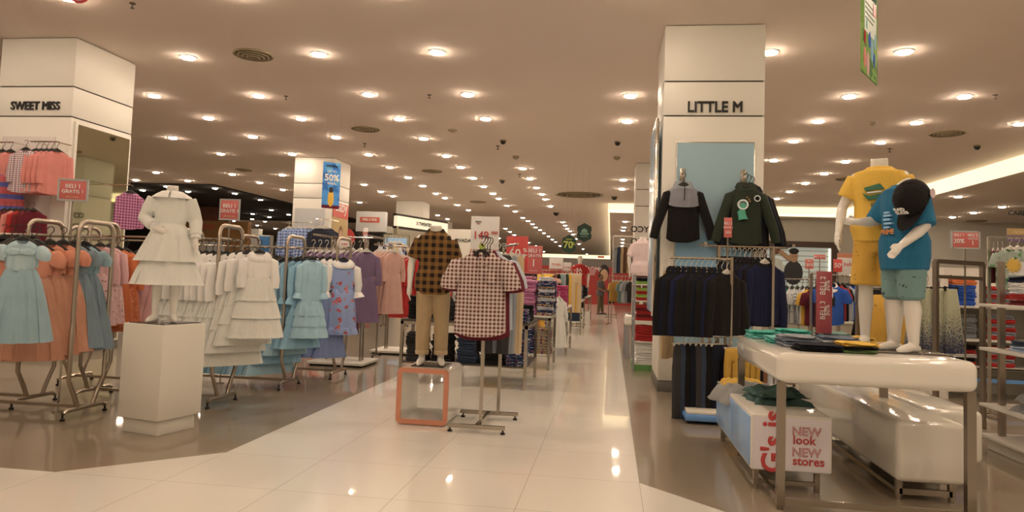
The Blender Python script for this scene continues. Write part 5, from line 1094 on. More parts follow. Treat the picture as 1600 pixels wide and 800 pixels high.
pile(ux0+.28, 6.95, sz[2], 2, [C_('cloth_ice', '#a4a8ac'), DENIM], 'pale blue jeans folded on the middle shelf', w=.36, d=.34, h=.045, name='folded_jeans'); pile(ux0+.35, 6.45, sz[2], 3, [DENIM, C_('cloth_ice', '')], 'light denim jeans right on the middle shelf', w=.36, d=.34, h=.05, name='folded_jeans'); pile(ux0+.80, 7.1, sz[2], 6, [REDC, BLK], 'red folded shirt at the back of the middle shelf', w=.34, d=.3, h=.05)
drape(ux0+.28, 6.80, sz[1], .42, .40, .11, .1, C_('cloth_taupe', '#7c7268'), 'grey-brown jacket heaped on the low shelf', name='folded_jacket', v=2); drape(ux0+.28, 6.80, sz[1]+.09, .40, .38, .11, -.2, C_('cloth_taupe', ''), 'second grey-brown jacket on top of the low shelf heap', name='folded_jacket', v=8); drape(ux0+.35, 6.30, sz[1], .45, .40, .16, .1, BLK, 'black trousers heaped right on the low shelf', v=9)
pile(ux0+.80, 7.1, sz[1], 4, [C_('cloth_sand', '')], 'sand folded trousers behind the heaped jackets', w=.3, d=.26, h=.04, name='folded_trousers')
# white gondola behind with orange and blue piles
gx = AT(1500, 500, 10.6).x
gt = thing('gondola', 'white shelf gondola with orange, blue and grey piles behind the ombre skirts', 'shelf', (gx+.35, 11.0, 0))
gz = [.45, AT(1510, 573, 10.6).z+.0, AT(1510, 530, 10.6).z, AT(1510, 478, 10.6).z]
for z in gz: MB().bx(-.5, .9, -.4, .4, z-.03, z).build('shelf', SHELFW, gt, bevel=.004)
MB().bx(-.55, -.5, -.4, .4, 0, AT(1480, 420, 10.6).z).bx(.9, .95, -.4, .4, 0, AT(1480, 420, 10.6).z).bx(-.55, .95, .38, .42, 0, AT(1480, 415, 10.6).z).build('carcass', WHITEP, gt, smooth=0)
MB().bx(-.5, .9, -.41, -.40, .25, .30).build('blue_strip', BLB, gt)
for k, (m, n, lv) in enumerate([([BLU], 5, 3), ([C_('cloth_orange_soft', '')], 0, 3), ([GRY, C_('cloth_taupe', '')], 6, 2), ([REDC, BLK, WHT], 5, 1)]):
    if n: 
        for xx in (0, 1):
            pile(gx+.1+xx*.5, 10.85, gz[lv], n, m if xx == 0 else [REDC, GRY], ['bright blue t-shirt in the pile behind the ombre skirts', '', 'grey folded shirt on the middle gondola shelf', 'red or black folded shirt on the low gondola shelf'][k]+(', right pile' if xx else ''), w=.36, d=.3, h=.055)
pile(gx+.1, 10.85, gz[3]+.29, 2, [C_('cloth_bright_orange', '#e07030')], 'bright orange t-shirt on top of the blue pile', w=.36, d=.3, h=.05)
for k, (a_, b_, y_, lab) in enumerate([(1405, 1450, 12.5, 'white low cabinet with a blue stripe behind the mannequin legs'), (1452, 1500, 13.5, 'white low cabinet with a blue stripe right of the ombre skirts')]):
    p, q = G(a_, 600, 0), G(b_, 600, 0); p = AT(a_, 560, y_); q = AT(b_, 560, y_)
    t = thing('cabinet', lab, 'cabinet', ((p.x+q.x)/2, y_, 0)); w_ = q.x-p.x
    MB().bx(-w_/2, w_/2, -.3, .3, .05, 1.0).build('body', WHITEP, t, bevel=.02); MB().bx(-w_/2+.03, w_/2-.03, -.305, -.30, .30, .36).build('blue_stripe', BLB, t); MB().bx(-w_/2+.03, w_/2-.03, -.25, .25, 0, .05).build('plinth', DARK, t)
# red signs at right
board(1487, 1530, 362, 388, 8.6, SALM, [('BELI 1', .22, -.25, .78, INKW), ('20%', .36, -.25, .42, INKW), ('BELI 2', .22, .25, .78, INKW), ('GRATIS', .16, .25, .58, INKW), ('1', .36, .25, .32, INKW)], 'red sign reading 20% and GRATIS 1 above the ombre skirts', pole=.010, frame=FRS, zb=AT(1508, 410, 8.6).z, base=False)
board(1302, 1316, 405, 425, 12.0, RED, [('50', .5, -.06, .5, INKW), ('%', .22, .36, .6, INKW)], 'small red sign reading 50% over the blue t-shirts', pole=.012, zb=1.0, base=False)
board(1258, 1271, 405, 420, 14.5, SALM, [('30%', .42, 0, .4, INKW), ('BELI', .2, 0, .8, INKW)], 'small salmon sign reading 30% beside the boy poster', pole=.012, zb=1.0, base=False)
board(1349, 1364, 390, 408, 13.0, SALM, [('BELI 1', .26, 0, .72, INKW), ('GRATIS 1', .24, 0, .36, INKW)], 'salmon sign half hidden by the yellow mannequin hand', pole=.012, zb=1.0, base=False)
board(1272, 1290, 398, 405, 16.0, SALM, [('BELI 1 GRATIS', .4, 0, .5, INKW)], 'thin salmon sign strip in front of the lit display', pole=.012, zb=1.0, base=False)
# green plants print and red garments over right unit
for i in range(3): G_('tee', AT(1578+i*12, 372, 9.0+.1*i), .1, floral('leaf_print', '#9a9a80', ['#3c6a44', '#54804c'], 12, .4), 'green leaf print shirt hanging over the right shelf unit', 'leaf print shirts', v=i, sc=.95, hg=HW)
for i in range(3): G_('tee', AT(1552+i*7, 378, 9.6), .9, MAR, 'maroon shirt hanging left of the leaf print shirts', 'maroon shirts at right', v=i, sc=.8, hg=HW)
a_, b_ = AT(1545, 370, 9.2), AT(1640, 370, 9.2); pipe_rack((a_.x, 9.2), (b_.x, 9.2), 'tall rail with leaf print shirts at the right edge', a_.z)
board(1573, 1604, 357, 378, 16.9, plain('poster_purple', '#7a5a70', .5), [('NEW', .3, .1, .7, plain('ink_gold', ''))], 'purple and gold poster on the right column', name='poster', zb=2.0, stripe=(.5, 1, plain('poster_gold', '')))
# lit display with the poster of a boy, on the far right wall
WY = 34.0
struct(MB().bx(6.9, 30, WY+.0, WY+.2, 0, LZ-.001).build('wall_display', WALL, smooth=0))
struct(MB().bx(3.5, 3.8, 24.0, WY+.2, 0, 3.2).build('wall_partition', WALL, smooth=0))
def onwall(px, py, Y=WY-.1): return AT(px, py, Y)
p0, p1 = onwall(1194, 376), onwall(1308, 440); 
t = thing('display_frame', 'brown framed lit display with a poster of a boy on the back wall', 'display', ((p0.x+p1.x)/2, WY, 0)); cx = (p0.x+p1.x)/2; hw = (p1.x-p0.x)/2; zt_, zb_ = p0.z, 1.2
BRW = plain('frame_brown', '#54382a', .5)
MB().bx(-hw, hw, -.25, 0, zt_-.26, zt_).bx(hw-.28, hw, -.25, 0, zb_, zt_-.26).bx(-hw, -hw+.1, -.25, 0, zb_, zt_-.26).build('surround', BRW, t, smooth=0)
m_, nt, b = base('lit_panel'); s_ = N(nt, 'ShaderNodeSeparateXYZ'); L(nt, oc(nt), s_.inputs[0]); f_ = mth(nt, 'LESS_THAN', mth(nt, 'FRACT', mth(nt, 'DIVIDE', s_.outputs[2], .24)), .2)
cc = mix(nt, f_, alb('#b8ae90'), alb('#8c8468')); L(nt, cc, b.inputs['Base Color']); L(nt, cc, b.inputs['Emission Color']); b.inputs['Emission Strength'].default_value = .35
MB().bx(-hw+.1, hw-.28, -.06, -.01, zb_, zt_-.26).build('lit_panel', m_, t, smooth=0)
MB().bx(hw-.36, hw-.29, -.12, -.07, zb_, zt_-.3).build('light_strip', emit('strip_light', (1, .95, .75), 1.6), t)
def wz(py, px=1240): return onwall(px, py).z
def wx(px): return onwall(px, 400).x-cx
sk = plain('print_skin', ''); hr = plain('print_hair_black', '#2c2420', .6); drk = plain('print_shirt_dark', '#383434', .6)
xb = wx(1240)
MB().sphere((xb, -.08, wz(426)), (.42, .02, .56)).build('printed_torso', drk, t); MB().sphere((xb, -.13, wz(401)), (.19, .02, .27)).build('printed_face', sk, t)
m = MB(); m.sphere((xb, -.155, wz(392.5)), (.22, .02, .14)); m.build('printed_hair', hr, t)
MB().tube([(xb-.15, -.09, wz(406)), (wx(1218), -.09, wz(393))], .11, 10).build('printed_arm', sk, t)
MB().sphere((wx(1213), -.08, wz(393)), (.2, .02, .16)).build('printed_hand', plain('print_glove', '#8a5a3c', .6), t)
MB().sphere((wx(1214), -.07, wz(424)), (.33, .02, .6)).build('printed_torso', prw, t)
for x in (-.05, .05): MB().disc((0, 0, 0), .02, .01, 8).build('printed_eye', hr, t, loc=(xb+x, -.155, wz(400.5)), rot=(PI/2, 0, 0))
board(1308, 1345, 396, 430, 30, plain('sign_cream', ''), [('baby', .25, .0, .5, INKR)], 'cream board beside the brown display with an orange top', pole=.02, zb=1.0, stripe=(.8, 1, ORP), name='display_board')
# wall shelf goods in the far boys area
for j, (x0_, lab) in enumerate([(5.2, 'chrome rail of mixed shirts in the distance beyond the t-shirt rails'), (6.8, 'second chrome rail of shirts in the distance'), (8.4, 'third chrome rail of shirts in the distance at right')]):
    pipe_rack((x0_*.9, 15.5+j), (x0_*.9+1.6, 15.8+j), lab, 1.45)
    for i in range(12): small('tee', (x0_*.9+.06+.13*i, 15.5+j+.02*i, 1.45), .8, [WHT, BLU, GRY, PNK, TEAL, NAVY, YEL][(i+j*3) % 7], 'shirt hanging on a distant rail in the boys area, '+['first', 'second', 'third'][j]+' rail', 'distant shirts '+['one', 'two', 'three'][j], i % 3)
for j in range(3):
    x_ = 3.4+j*1.5; table(x_, x_+1.1, 12.8+j*.4, 13.7+j*.4, .9, ['low white table left behind the t-shirt rails', 'low white table in the middle behind the t-shirt rails', 'low white table right behind the t-shirt rails'][j], .3)
    for k in range(3): pile(x_+.2+.34*k, 13.1+j*.4, .9, 4, [[GRY, WHT], [PNK, WHT], [BLU, GRY]][j], 'folded shirt on the '+['left', 'middle', 'right'][j]+' low white table', 'folded shirts on distant table '+['a', 'b', 'c'][j], w=.28, d=.28, h=.045)

# ================================================================== hanging signs
def ceiling_hang(px0, px1, py0, py1, Y, mat, lines, label, rz=0, **kw): return board(px0, px1, py0, py1, Y, mat, lines, label, rz=rz, hang=CZ, zb=CZ-.3 if False else 0, **kw)
# green banner
gA, gB = AT(1334, -30, 7.2), AT(1381, 100, 7.2)
gz1, gz0 = 4.7, AT(1358, 122, 7.3).z; gc = AT(1358, 100, 7.3)
gw = .62
t = thing('hanging_banner', 'green banner reading BELI 2 GRATIS hanging from the ceiling at upper right', 'banner', (gc.x, 7.3, gz0), 1.02)
hB = gz1-gz0
GB = floral('banner_green', '#7a9a3c', ['#5c8430', '#90ac4c', '#4c7034'], 5, .5)
MB().bx(-gw/2, gw/2, -.006, .006, 0, hB).build('panel', GB, t, smooth=0)
MB().bx(-gw/2+.09, gw/2-.07, -.010, -.006, .42, hB).build('white_field', plain('banner_white', '#d0ccb0', .5), t, smooth=0)
GI = plain('ink_green', '#2c5a34', .5)
text('BELI 2', .15, GI, t, (0, -.014, .42+.54), bold=.03); text('GRATIS', .135, GI, t, (0, -.014, .42+.42), bold=.03)
for k in range(4): MB().bx(-.2, .16-.05*(k % 2), -.013, -.010, .42+.28-.05*k, .42+.295-.05*k).build('small_text_line', GI, t, smooth=0)
MB().bx(.1, .22, -.015, -.010, .66, .78).build('red_label', SALM, t, smooth=0)
for k, (x, z, c, r) in enumerate([(-.2, .16, 'cloth_salmon', .07), (-.08, .12, 'cloth_pink', .08), (-.02, .38, 'cloth_blue', .06), (.08, .30, 'cloth_sky', .08), (.2, .42, 'cloth_sky', .06), (-.2, .36, 'cloth_red', .05), (.17, .22, 'cloth_blue', .05), (-.14, .5, 'cloth_green', .04)]):
    MB().sphere((x, -.008, z), (r*.7, .005, r*1.5), 14, 8).build('printed_figure', MATS[c], t)
m = MB()
for s in (-1, 1): m.tube([(s*gw*.4, 0, hB), (s*gw*.4, 0, CZ-gz0)], .0015, 5)
m.build('hanging_wire', STEEL, t)
# blue banner by the second column
bA, bB = AT(509, 254, 15.0), AT(526, 326, 15.0)
t = thing('hanging_banner', 'narrow blue banner reading 50% hanging beside the second column', 'banner', ((bA.x+bB.x)/2, 15.0, bB.z), .75); hb = bA.z-bB.z; wb = .40
MB().bx(-wb/2, wb/2, -.008, .008, 0, hb).build('panel', floral('banner_blue', '#3c8ac0', ['#5aa4d0', '#2c6ca8', '#4c94c4'], 5, .45), t, smooth=0)
text('UP TO', .07, INKW, t, (0, -.014, hb*.80), bold=.02); text('50%', .20, INKW, t, (0, -.014, hb*.66), bold=.04); text('SPESIAL', .06, INKW, t, (0, -.014, hb*.54), bold=.02); text('DISKON', .07, INKK, t, (0, -.014, hb*.92), bold=.02)
MB().sphere((0, -.010, hb*.22), (.07, .006, .20)).build('printed_figure', YEL, t); MB().sphere((0, -.012, hb*.40), (.05, .006, .07)).build('printed_head', plain('print_hair_black', ''), t); MB().bx(-wb/2, wb/2, -.012, -.008, 0, hb*.07).build('foot_band', MAR, t)
m = MB()
for s in (-1, 1): m.tube([(s*wb*.4, 0, hb), (s*wb*.4, 0, CZ-bB.z)], .0012, 5)
m.build('hanging_wire', STEEL, t)
# dark green badge signs
def badge(px, py, w, h_, Y, lab, lines, extra=False):
    q = AT(px, py, Y); s = Y/F; a, b = w*s/2, h_*s/2
    t = thing('hanging_sign', lab, 'sign', (q.x, Y, q.z)); out = []
    for x, z in ((0, 1), (.28, .86), (.92, .62), (1, .30), (.86, 0), (1, -.30), (.92, -.62), (.28, -.86), (0, -1), (-.28, -.86), (-.92, -.62), (-1, -.30), (-.86, 0), (-1, .30), (-.92, .62), (-.28, .86)): out.append((x*a, z*b))
    MB().prism(out, -.015, .015).build('panel', plain('badge_green', '#1e3a2a', .5), t, smooth=0)
    for s_, sz_, dx, dz, mm in lines: text(s_, sz_*b, mm, t, (dx*a, -.024, dz*b), bold=.03)
    if extra:
        MB().prism([(.45*a*math.cos(k*PI/8), .0+.42*b*math.sin(k*PI/8)) for k in range(9)], -.022, -.015).build('mosque_dome', plain('badge_sage', '#7a9a7c', .5), t, smooth=0); MB().bx(-.6*a, .6*a, -.022, -.015, -.2*b, -.05*b).build('ribbon', plain('badge_sage', ''), t)
    m = MB()
    for k in (-1, 1): m.tube([(k*a*.4, 0, b*.8), (k*a*.4, 0, CZ-q.z)], .0015, 5)
    m.build('hanging_wire', STEEL, t)
BSG = plain('badge_sage', '#7a9a7c', .5)
badge(889, 381.5, 22, 30, 22, 'dark green badge sign reading 70% hanging over the aisle', [('70', 1.0, -.1, -.1, plain('ink_lime', '#c8c83c', .5)), ('%', .4, .62, .05, plain('ink_lime', '')), ('DISKON', .18, 0, .5, plain('ink_lime', ''))])
badge(913, 363.5, 23, 31, 22.5, 'dark green badge sign with a pale dome emblem, higher and right of the 70% sign', [('PROMO', .2, 0, -.38, plain('badge_sage', ''))], True)
# round hanging sign cut off at the top left
q = AT(124, -12, 8.2); t = thing('hanging_sign', 'round white sign with red rim cut off by the top left edge', 'sign', q, .2)
MB().tube([(0, -.012, 0), (0, .012, 0)], .145, 28).build('rim', RED, t); MB().tube([(0, -.018, 0), (0, -.010, 0)], .118, 28).build('face', plain('sign_face', '#c8b8ac', .4), t)
text('SALE', .08, INKR, t, (0, -.024, 0), bold=.02); MB().tube([(0, 0, .14), (0, 0, CZ-q.z)], .004, 5).build('hanging_wire', STEEL, t)
# ================================================================== beyond the big column, right of the aisle
PM = thing('mannequin', 'mannequin in pale pink shirt and brown trousers seen from behind past the big column', 'mannequin', (AT(1003, 430, 14.4).x, 14.4, .82), PI-.15)
h = 1.72; pa = {-1: arm(-1, (-.15, .01, .645), (-.14, -.03, .50)), 1: arm(1, (.15, .01, .645), (.14, -.03, .50))}
node('body', body_mb(h, pa, STAND, head=False).mesh('b', remesh=.009, sm=2), MANN, PM); node('shirt', shell_top(h, pa, .85, z0=.44, grow=.014, wide=1.08).mesh('b', remesh=.012, sm=2), stripes('stripe_pale_pink', '#d8b09c', '#e0bcaa', .02, 0), PM); node('trousers', shell_legs(h, STAND, 1.9).mesh('b', remesh=.012, sm=2), C_('cloth_brown', '#6c4428'), PM); shirt_collar(h, PM, MATS['stripe_pale_pink'])
t = thing('display_table', 'white table with thick rounded edges under the pink shirt mannequin', 'table', (AT(976, 480, 13.7).x+.42, 14.3, 0))
MB().bx(-.42, .45, -.6, .6, .62, .81).build('tabletop', WHITEG, t, bevel=.05, segs=4, smooth=50)
for x in (-.36, .38):
    for y in (-.5, .5): MB().bar((x, y, 0), (x, y, .64), .09).build('leg', GREYP, t)
MB().bx(-.1, .35, -.4, .4, .12, .5).build('white_box', WHITEG, t, bevel=.02); 
# red stock shelf behind the glass edge
t = thing('shelf_unit', 'narrow shelf of red folded clothes behind the blue panel of the big column', 'shelf', (.70, 12.4, 0))
for z in (.12, .48, .82, 1.15, 1.42): MB().bx(-.30, .5, -.45, .45, z-.02, z).build('shelf', SHELFW, t)
for x in (-.30, .48):
    for y in (-.45, .45): MB().bar((x, y, 0), (x, y, 1.58), .03).build('post', GREYP, t)
MB().bx(-.31, .51, -.46, .46, .0, .10).build('base', plain('base_green', '#5c8a3c', .5), t)
for z, n, ms, lab in ((.12, 7, [WHT], 'white folded shirt at the bottom of the red shelf'), (.48, 5, [REDC], 'red folded shirt on the lower red shelf'), (.82, 5, [REDC, DRED], 'red folded shirt on the middle red shelf'), (1.15, 4, [REDC, C_('cloth_lime', '#9ab83c')], 'red or lime folded shirt on the upper red shelf'), (1.42, 2, [C_('cloth_lime', ''), NAVY], 'lime or dark folded shirt at the top of the red shelf')):
    pile(.60, 12.15, z, n, ms, lab, 'stock on the red shelf, '+lab.split(' on ')[-1].split(' at ')[-1], w=.36, d=.32, h=.05)
# tops beyond
for i in range(4): G_('tee', AT(959+i*4, 431, 24+.15*i), 1.0, C_('cloth_amber', '#d8902c'), 'amber t-shirt in the distance right of the shopper', 'amber t-shirts beyond the shopper', v=i % 3, hg=HW, sc=1.35)
for i in range(4): G_('tee', AT(972+i*5, 431, 23.6+.1*i), 1.0, [SAGE, LGR, GRY, CHAR][i], 'grey or sage t-shirt left of the pink shirt mannequin', 'grey t-shirts in the distance', v=i % 3, hg=HW, sc=1.4)
pipe_rack((-.05, 24.2), (1.1, 24.0), 'distant chrome rail with amber and grey t-shirts', AT(965, 431, 24).z)
for i in range(6): G_('pants', AT(964+i*5, 381, 24.3+.05*i), .9, [GRY, DENIM, TAN, C_('cloth_brown', ''), TAN, CHAR][i], 'trousers hanging high beside the far column', 'trousers high by the far column', v=i % 3, hg=HW, sc=1.0)
wall_rail(AT(962, 381, 24.3), AT(994, 381, 24.3), .1, 'high chrome rail of trousers beside the far column')
t = thing('clothes_rack', 'tall steel post frame carrying the high trousers rail', 'clothes rack', (.55, 24.6, 0)); MB().bar((-.5, 0, 0), (-.5, 0, 3.0), .04).bar((.5, 0, 0), (.5, 0, 3.0), .04).build('post_frame', STEEL, t, smooth=0); MB().bar((-.5, 0, 3), (.5, 0, 3), .04).build('top_bar', STEEL, t)
# dark stock right of the shopper
for i in range(7): small('long', (.0+.02*i, 28.5+i*.3, 1.5), 1.3, [NAVY, BLK, DENIM][i % 3], 'dark jacket hanging right of the shopper', 'dark jackets by the shopper', i % 3, 1.3)
pipe_rack((.05, 28.4), (.05, 30.5), 'steel rail of dark jackets right of the shopper', 1.52)
# shopper
g = G(937, 491)
man = thing('person', 'man in grey-brown short sleeve shirt and brown trousers standing in the far aisle facing right', 'person', (g.x, g.y, 0), 1.05)
h = 1.74; ma = {-1: arm(-1, (-.14, -.03, .65), (-.10, -.15, .58), (.2, -1, 0), (0, 0, 1), .4), 1: arm(1, (.135, -.02, .645), (.08, -.16, .60), (-.2, -1, .05), (0, 0, 1), .4)}
ml = [((-.052, 0, .50), (-.055, -.01, .27), (-.058, .01, .045), (-.07, -.1, 0)), ((.052, 0, .50), (.058, -.02, .27), (.062, -.04, .045), (.075, -.14, 0))]
SK = plain('skin_brown', '', .5, raw=(.20, .10, .06))
node('body', body_mb(h, ma, ml, head=True, wide=1.0).mesh('b', remesh=.008, sm=2), SK, man)
node('shirt', shell_top(h, ma, .9, z0=.46, grow=.014).mesh('b', remesh=.011, sm=2), C_('cloth_drab', '#5e5048'), man); node('trousers', shell_legs(h, ml, 1.95).mesh('b', remesh=.011, sm=2), C_('cloth_drab_brown', '#6a5236'), man)
MB().sphere((0, .012*h, .955*h), (.050*h, .058*h, .055*h), 16, 10).build('hair', plain('hair_black', '', .7, raw=(.012, .010, .009)), man)
for q in ml: e = Vector(q[2])*h; MB().tube([(e.x, e.y+.02*h, .03), (e.x*1.05, e.y-.05*h, .028), (e.x*1.1, e.y-.095*h, .02)], [.045, .045, .035], 10, ends=True).build('shoe', BLACK, man)
for s in (-1, 1): MB().sphere((s*.018*h, -.065*h, .938*h), (.006*h, .004*h, .004*h), 8, 6).build('eye', BLACK, man)
# far red display wall
rw = AT(700, 425, 44)
RW = plain('wall_red', '#b02820', .6)
t = thing('display_wall', 'long red partition with posters at the far end of the aisle', 'partition', (0, 44, 0)); zr = AT(930, 417, 44).z
xl_, xr_ = AT(845, 420, 44).x, AT(1000, 420, 44).x
MB().bx(xl_, xr_, 0, .15, 0, zr).build('red_panel', RW, t, smooth=0); MB().bx(xl_, xr_, 0, .15, zr, AT(930, 405, 44).z).build('upper_band', plain('band_grey', '#7c6a5c', .6), t, smooth=0)
text('PROMO', .38, INKW, t, (AT(928, 422, 44).x, -.02, AT(928, 421, 44).z), bold=.02)
MB().sphere((AT(944, 426, 44).x, -.03, AT(944, 430, 44).z), (.24, .02, .38)).build('printed_face', sk, t); MB().sphere((AT(944, 426, 44).x, -.02, AT(944, 424, 44).z), (.30, .015, .42)).build('printed_hair', hr, t)
MB().prism([(AT(918, 420, 44).x, AT(918, 420, 44).z), (AT(932, 420, 44).x, AT(918, 420, 44).z), (AT(929, 428, 44).x, AT(918, 430, 44).z), (AT(921, 428, 44).x, AT(918, 430, 44).z)], -.03, -.01).build('pink_panel', plain('poster_pink', '#c87c70', .5), t, smooth=0)
for j in range(5):
    for i in range(6): small(['long', 'tee', 'dress'][j % 3], (-2.4+.18*i-.1*j, 28+j*2.6, 1.5), .6, [DRED, NAVY, BLK, FMIX, GRY, REDC][(i+j) % 6], 'garment in the dim racks left of the shopper, rack '+['one', 'two', 'three', 'four', 'five'][j], 'far garments '+['one', 'two', 'three', 'four', 'five'][j], i % 3, 1.1)
    pipe_rack((-2.55-.1*j, 28+j*2.6), (-1.3-.1*j, 28+j*2.6), ['nearest', 'second', 'third', 'fourth', 'fifth'][j]+' of the dim steel racks left of the shopper', 1.52)
board(858, 880, 402, 420, 26, plain('sign_cream', ''), [('79.900', .3, 0, .35, INKR)], 'cream price board above the far aisle racks', pole=.015, zb=1.0, base=False)
board(880, 893, 410, 424, 25, plain('sign_cream', ''), [('59.900', .3, 0, .4, INKR)], 'second cream price board lower and right of the first', pole=.015, zb=1.0, base=False)
board(934, 944, 400, 403, 60, RED, [('EXIT', .7, 0, .5, INKW)], 'tiny red sign under the far ceiling', zb=3.0, hang=CZ)

# ================================================================== left background: kiosk, brick corner, far racks
kY = 24.0
p, q = AT(557, 330, kY), AT(601, 365, kY)
t = thing('kiosk', 'white kiosk with an orange name plate reading FREE & FREE beyond the dress racks', 'kiosk', ((p.x+q.x)/2, kY, 0)); hw = (q.x-p.x)/2
x0k = (p.x+q.x)/2; zt_ = p.z; zb_ = AT(580, 362, kY).z
MB().bx(-hw, hw, 0, .25, zb_, zt_).build('fascia', plain('fascia_white', '#d8c8b4', .5), t, bevel=.01)
s1, s2 = AT(563, 339, kY), AT(593, 348, kY); MB().bx(s1.x-x0k, s2.x-x0k, -.02, 0, s2.z, s1.z).build('name_plate', plain('plate_orange', '#d8583c', .5), t)
text('FREE & FREE', (s1.z-s2.z)*.62, INKW, t, ((s1.x+s2.x)/2-x0k, -.03, (s1.z+s2.z)/2), sx=.85, bold=.02)
MB().bx(-hw, -hw+.12, 0, .25, 0, zb_).bx(hw-.12, hw, 0, .25, 0, zb_).build('upright', plain('kiosk_black', '#1c1816', .5), t)
MB().bx(-hw, hw, .8, .9, 0, zb_).build('back_panel', plain('kiosk_black', ''), t); MB().bx(hw+.1, hw+1.0, -.4, -.34, 1.35, zb_-.1).build('screen_frame', plain('frame_tan', '#a08c64', .5), t); MB().bx(hw+.17, hw+.93, -.43, -.40, 1.5, zb_-.22).build('screen', emit('screen_blue', (.25, .40, .55), .5), t)
MB().bx(hw+.3, hw+.8, -.45, -.43, 1.65, zb_-.5).build('screen_dark_area', BLACK, t); MB().bx(hw+.4, hw+.6, -.4, -.34, 0, 1.35).build('screen_post', GREYP, t)
MB().tube([(0, 0, 0), (0, -.05, 0)], .33, 24).build('red_roundel', RED, t, loc=(-hw-.3, -.1, AT(551, 372, kY).z)); MB().bx(-hw-.8, -hw, .05, .2, 0, AT(551, 358, kY).z).build('side_panel', plain('kiosk_black', ''), t)
text('PROMO', .15, INKW, t, (-hw-.3, -.17, AT(551, 372, kY).z), bold=.02)
p, q = AT(603, 333, kY+.3), AT(641, 356, kY+2.2)
t = thing('lightbox_sign', 'white lightbox sign with black lettering slanting behind the kiosk', 'sign', (p.x+.15, kY+1.2, 0), math.atan2(3.0, q.x-p.x+.6)); lb = 3.6; z1, z0 = p.z+.0, AT(603, 350, kY+.4).z
MB().bx(0, lb, 0, .15, z0, z1).build('box', emit('lightbox', (.95, .85, .66), .55), t); MB().bx(-.03, lb+.03, .02, .18, z1, z1+.08).bx(-.03, lb+.03, .02, .18, z0-.08, z0).build('edge_frame', BLACK, t); text('X TWENTIES', (z1-z0)*.5, INKK, t, (lb*.5, -.012, (z0+z1)/2), bold=.03)
MB().bx(0, .1, .0, .15, 0, z0).bx(lb-.1, lb, 0, .15, 0, z0).build('upright', plain('frame_tan', ''), t)
MB().bx(.1, lb-.1, .5, .6, 0, z0).build('back_wall', plain('wall_beige', '#c0a888', .6), t)
# nevada label wall
t = thing('display_wall', 'white wall block with black lettering left of the price board', 'partition', (AT(712, 400, 36).x, 36, 0)); MB().bx(-1.1, 1.1, 0, .4, 0, AT(712, 358, 36).z).build('block', WHITEP, t); text('NEVADA', .24, INKK, t, (.3, -.02, AT(722, 376, 36).z), bold=.03)
t = thing('display_wall', 'white wall block with a dark red poster between kiosk and plaid mannequin', 'partition', (AT(655, 400, 30).x, 30, 0)); MB().bx(-.9, .7, 0, .4, 0, AT(655, 362, 30).z).build('block', WHITEP, t); MB().bx(-.5, .35, -.05, 0, 1.9, AT(655, 364, 30).z-.05).build('poster', MAR and plain('poster_dark_red', '#6e1a1c', .5), t); text('SALE', .22, INKW, t, (-.08, -.07, 2.9))
# garments above the far dress racks
for i in range(3): G_('tee', AT(612+i*6, 368, 19), .1, [LGR, FNAV, C_('cloth_sand', '')][i], ['pale lilac top hanging in front of the kiosk', 'dark flowered top by the kiosk screen', 'sand top right of the kiosk'][i], v=i, sc=1.6, hg=HW)
pipe_rack((AT(605, 368, 19).x, 19), (AT(640, 368, 19).x, 19), 'tall rail with pale tops in front of the kiosk', AT(612, 368, 19).z)
board(527, 549, 375, 386, 14, plain('sign_cream', ''), [('99.900', .4, 0, .4, INKR)], 'small cream price card above the blue floral dresses', pole=.01, zb=1.6, base=False)
board(567, 575, 356, 378, 16, plain('sign_cream', ''), [('50%', .3, 0, .6, INKR)], 'narrow cream card below the kiosk name plate', pole=.01, zb=1.6, base=False)
# black zone with brick
BR, nt, b = base('brick'); bt = N(nt, 'ShaderNodeTexBrick'); L(nt, oc(nt, (1, 1, 1)), bt.inputs['Vector']); mp_ = N(nt, 'ShaderNodeMapping'); mp_.inputs['Rotation'].default_value = (PI/2, 0, 0)
L(nt, oc(nt), mp_.inputs[0]); L(nt, mp_.outputs[0], bt.inputs['Vector']); bt.inputs['Color1'].default_value = (.28, .10, .065, 1); bt.inputs['Color2'].default_value = (.18, .07, .045, 1); bt.inputs['Mortar'].default_value = (.05, .03, .02, 1); bt.inputs['Scale'].default_value = 3.2; L(nt, bt.outputs[0], b.inputs['Base Color']); b.inputs['Roughness'].default_value = .9
bY = 38.0
p, q = AT(305, 308, bY), AT(345, 345, bY)
t = thing('brick_wall', 'dark brick wall above the orange wooden front under the black ceiling', 'wall', ((p.x+q.x)/2, bY, 0)); hw = (q.x-p.x)/2+.5
MB().bx(-hw, hw, 0, .4, AT(330, 345, bY).z, CZ-.07).build('brick_face', BR, t, smooth=0)
WD, nt, b = base('orange_wood'); wv = N(nt, 'ShaderNodeTexWave'); wv.inputs['Scale'].default_value = 3; wv.inputs['Distortion'].default_value = 3; L(nt, oc(nt), wv.inputs['Vector']); L(nt, mix(nt, wv.outputs[1], alb('#a06428'), alb('#b87a38')), b.inputs['Base Color']); b.inputs['Roughness'].default_value = .5
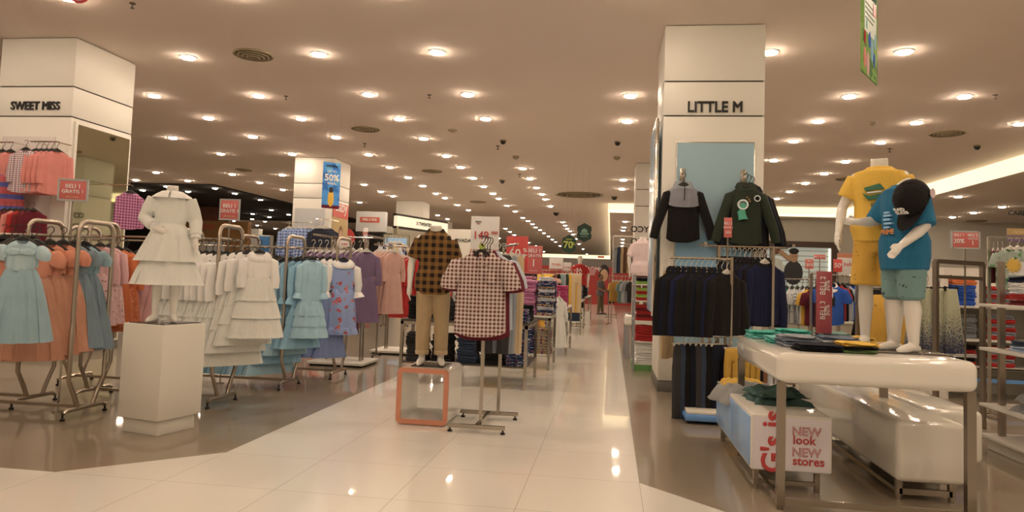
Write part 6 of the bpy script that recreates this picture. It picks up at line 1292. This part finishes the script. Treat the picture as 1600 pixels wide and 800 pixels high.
p2 = AT(388, 352, bY); MB().bx(-hw, p2.x-(p.x+q.x)/2, -.05, .35, .0, AT(330, 345, bY).z).build('wood_front', WD, t, smooth=0)
text('COFFEE', .4, RED, t, (AT(320, 356, bY).x-(p.x+q.x)/2, -.08, AT(320, 355, bY).z)); MB().bx(-.6, 1.2, -.12, -.05, .4, AT(345, 378, bY).z).build('white_board', plain('panel_white', ''), t)
p = AT(385, 357, 44); q = AT(398, 357, 44); t = thing('display_wall', 'white wall block with a blue panel right of the orange wooden front', 'partition', ((p.x+q.x)/2, 44, 0)); MB().bx(-.6, .6, 0, .5, 0, p.z).build('block', WHITEP, t); MB().bx(.65, 1.4, -.1, 0, 1.6, p.z-.5).build('blue_panel', plain('poster_blue', '#4a88b4', .5), t); MB().bx(.65, 1.4, 0, .5, 0, p.z-.4).build('back', WHITEP, t)
struct(MB().bx(-45, AT(310, 320, 38).x, 38.5, 38.7, 0, CZ-.07).build('wall_dark', DKC, smooth=0))
struct(MB().bx(-17.3, -17.1, 28.2, 38.7, 3.4, CZ-.07).build('trim_dark', DKC, smooth=0)) if False else None
# racks filling the middle distance on the left
rnd = random.Random(5)
cols_ = [[C_('cloth_dusk_blue', '#4a5a78'), PURP, WHT], [BLK, GRY, MAR], [PNK, CREAM, SKY], [NAVY, TAN, OLI], [REDC, SAL, WHT], [DENIM, LGR, BLK]]
lab_ = ['behind the pale blue dresses', 'left of the second column', 'in front of the second column', 'under the kiosk', 'behind the cream dresses', 'near the wooden front']
for j, (x, y, n) in enumerate([(-6.2, 12.0, 14), (-9.0, 15.5, 12), (-6.5, 16.5, 14), (-6.0, 20.5, 12), (-9.5, 18.5, 12), (-13.5, 22.5, 14)]):
    pipe_rack((x, y), (x+2.2, y), 'steel rail of mixed clothes '+lab_[j], 1.55)
    for i in range(n): small(['long', 'dress', 'vest'][j % 3], (x+.1+2.0*i/n, y, 1.55), 1.1+rnd.uniform(-.1, .1), cols_[j][i % 3], 'garment on the steel rail '+lab_[j], 'clothes on the rail '+lab_[j], i % 3, 1.15)
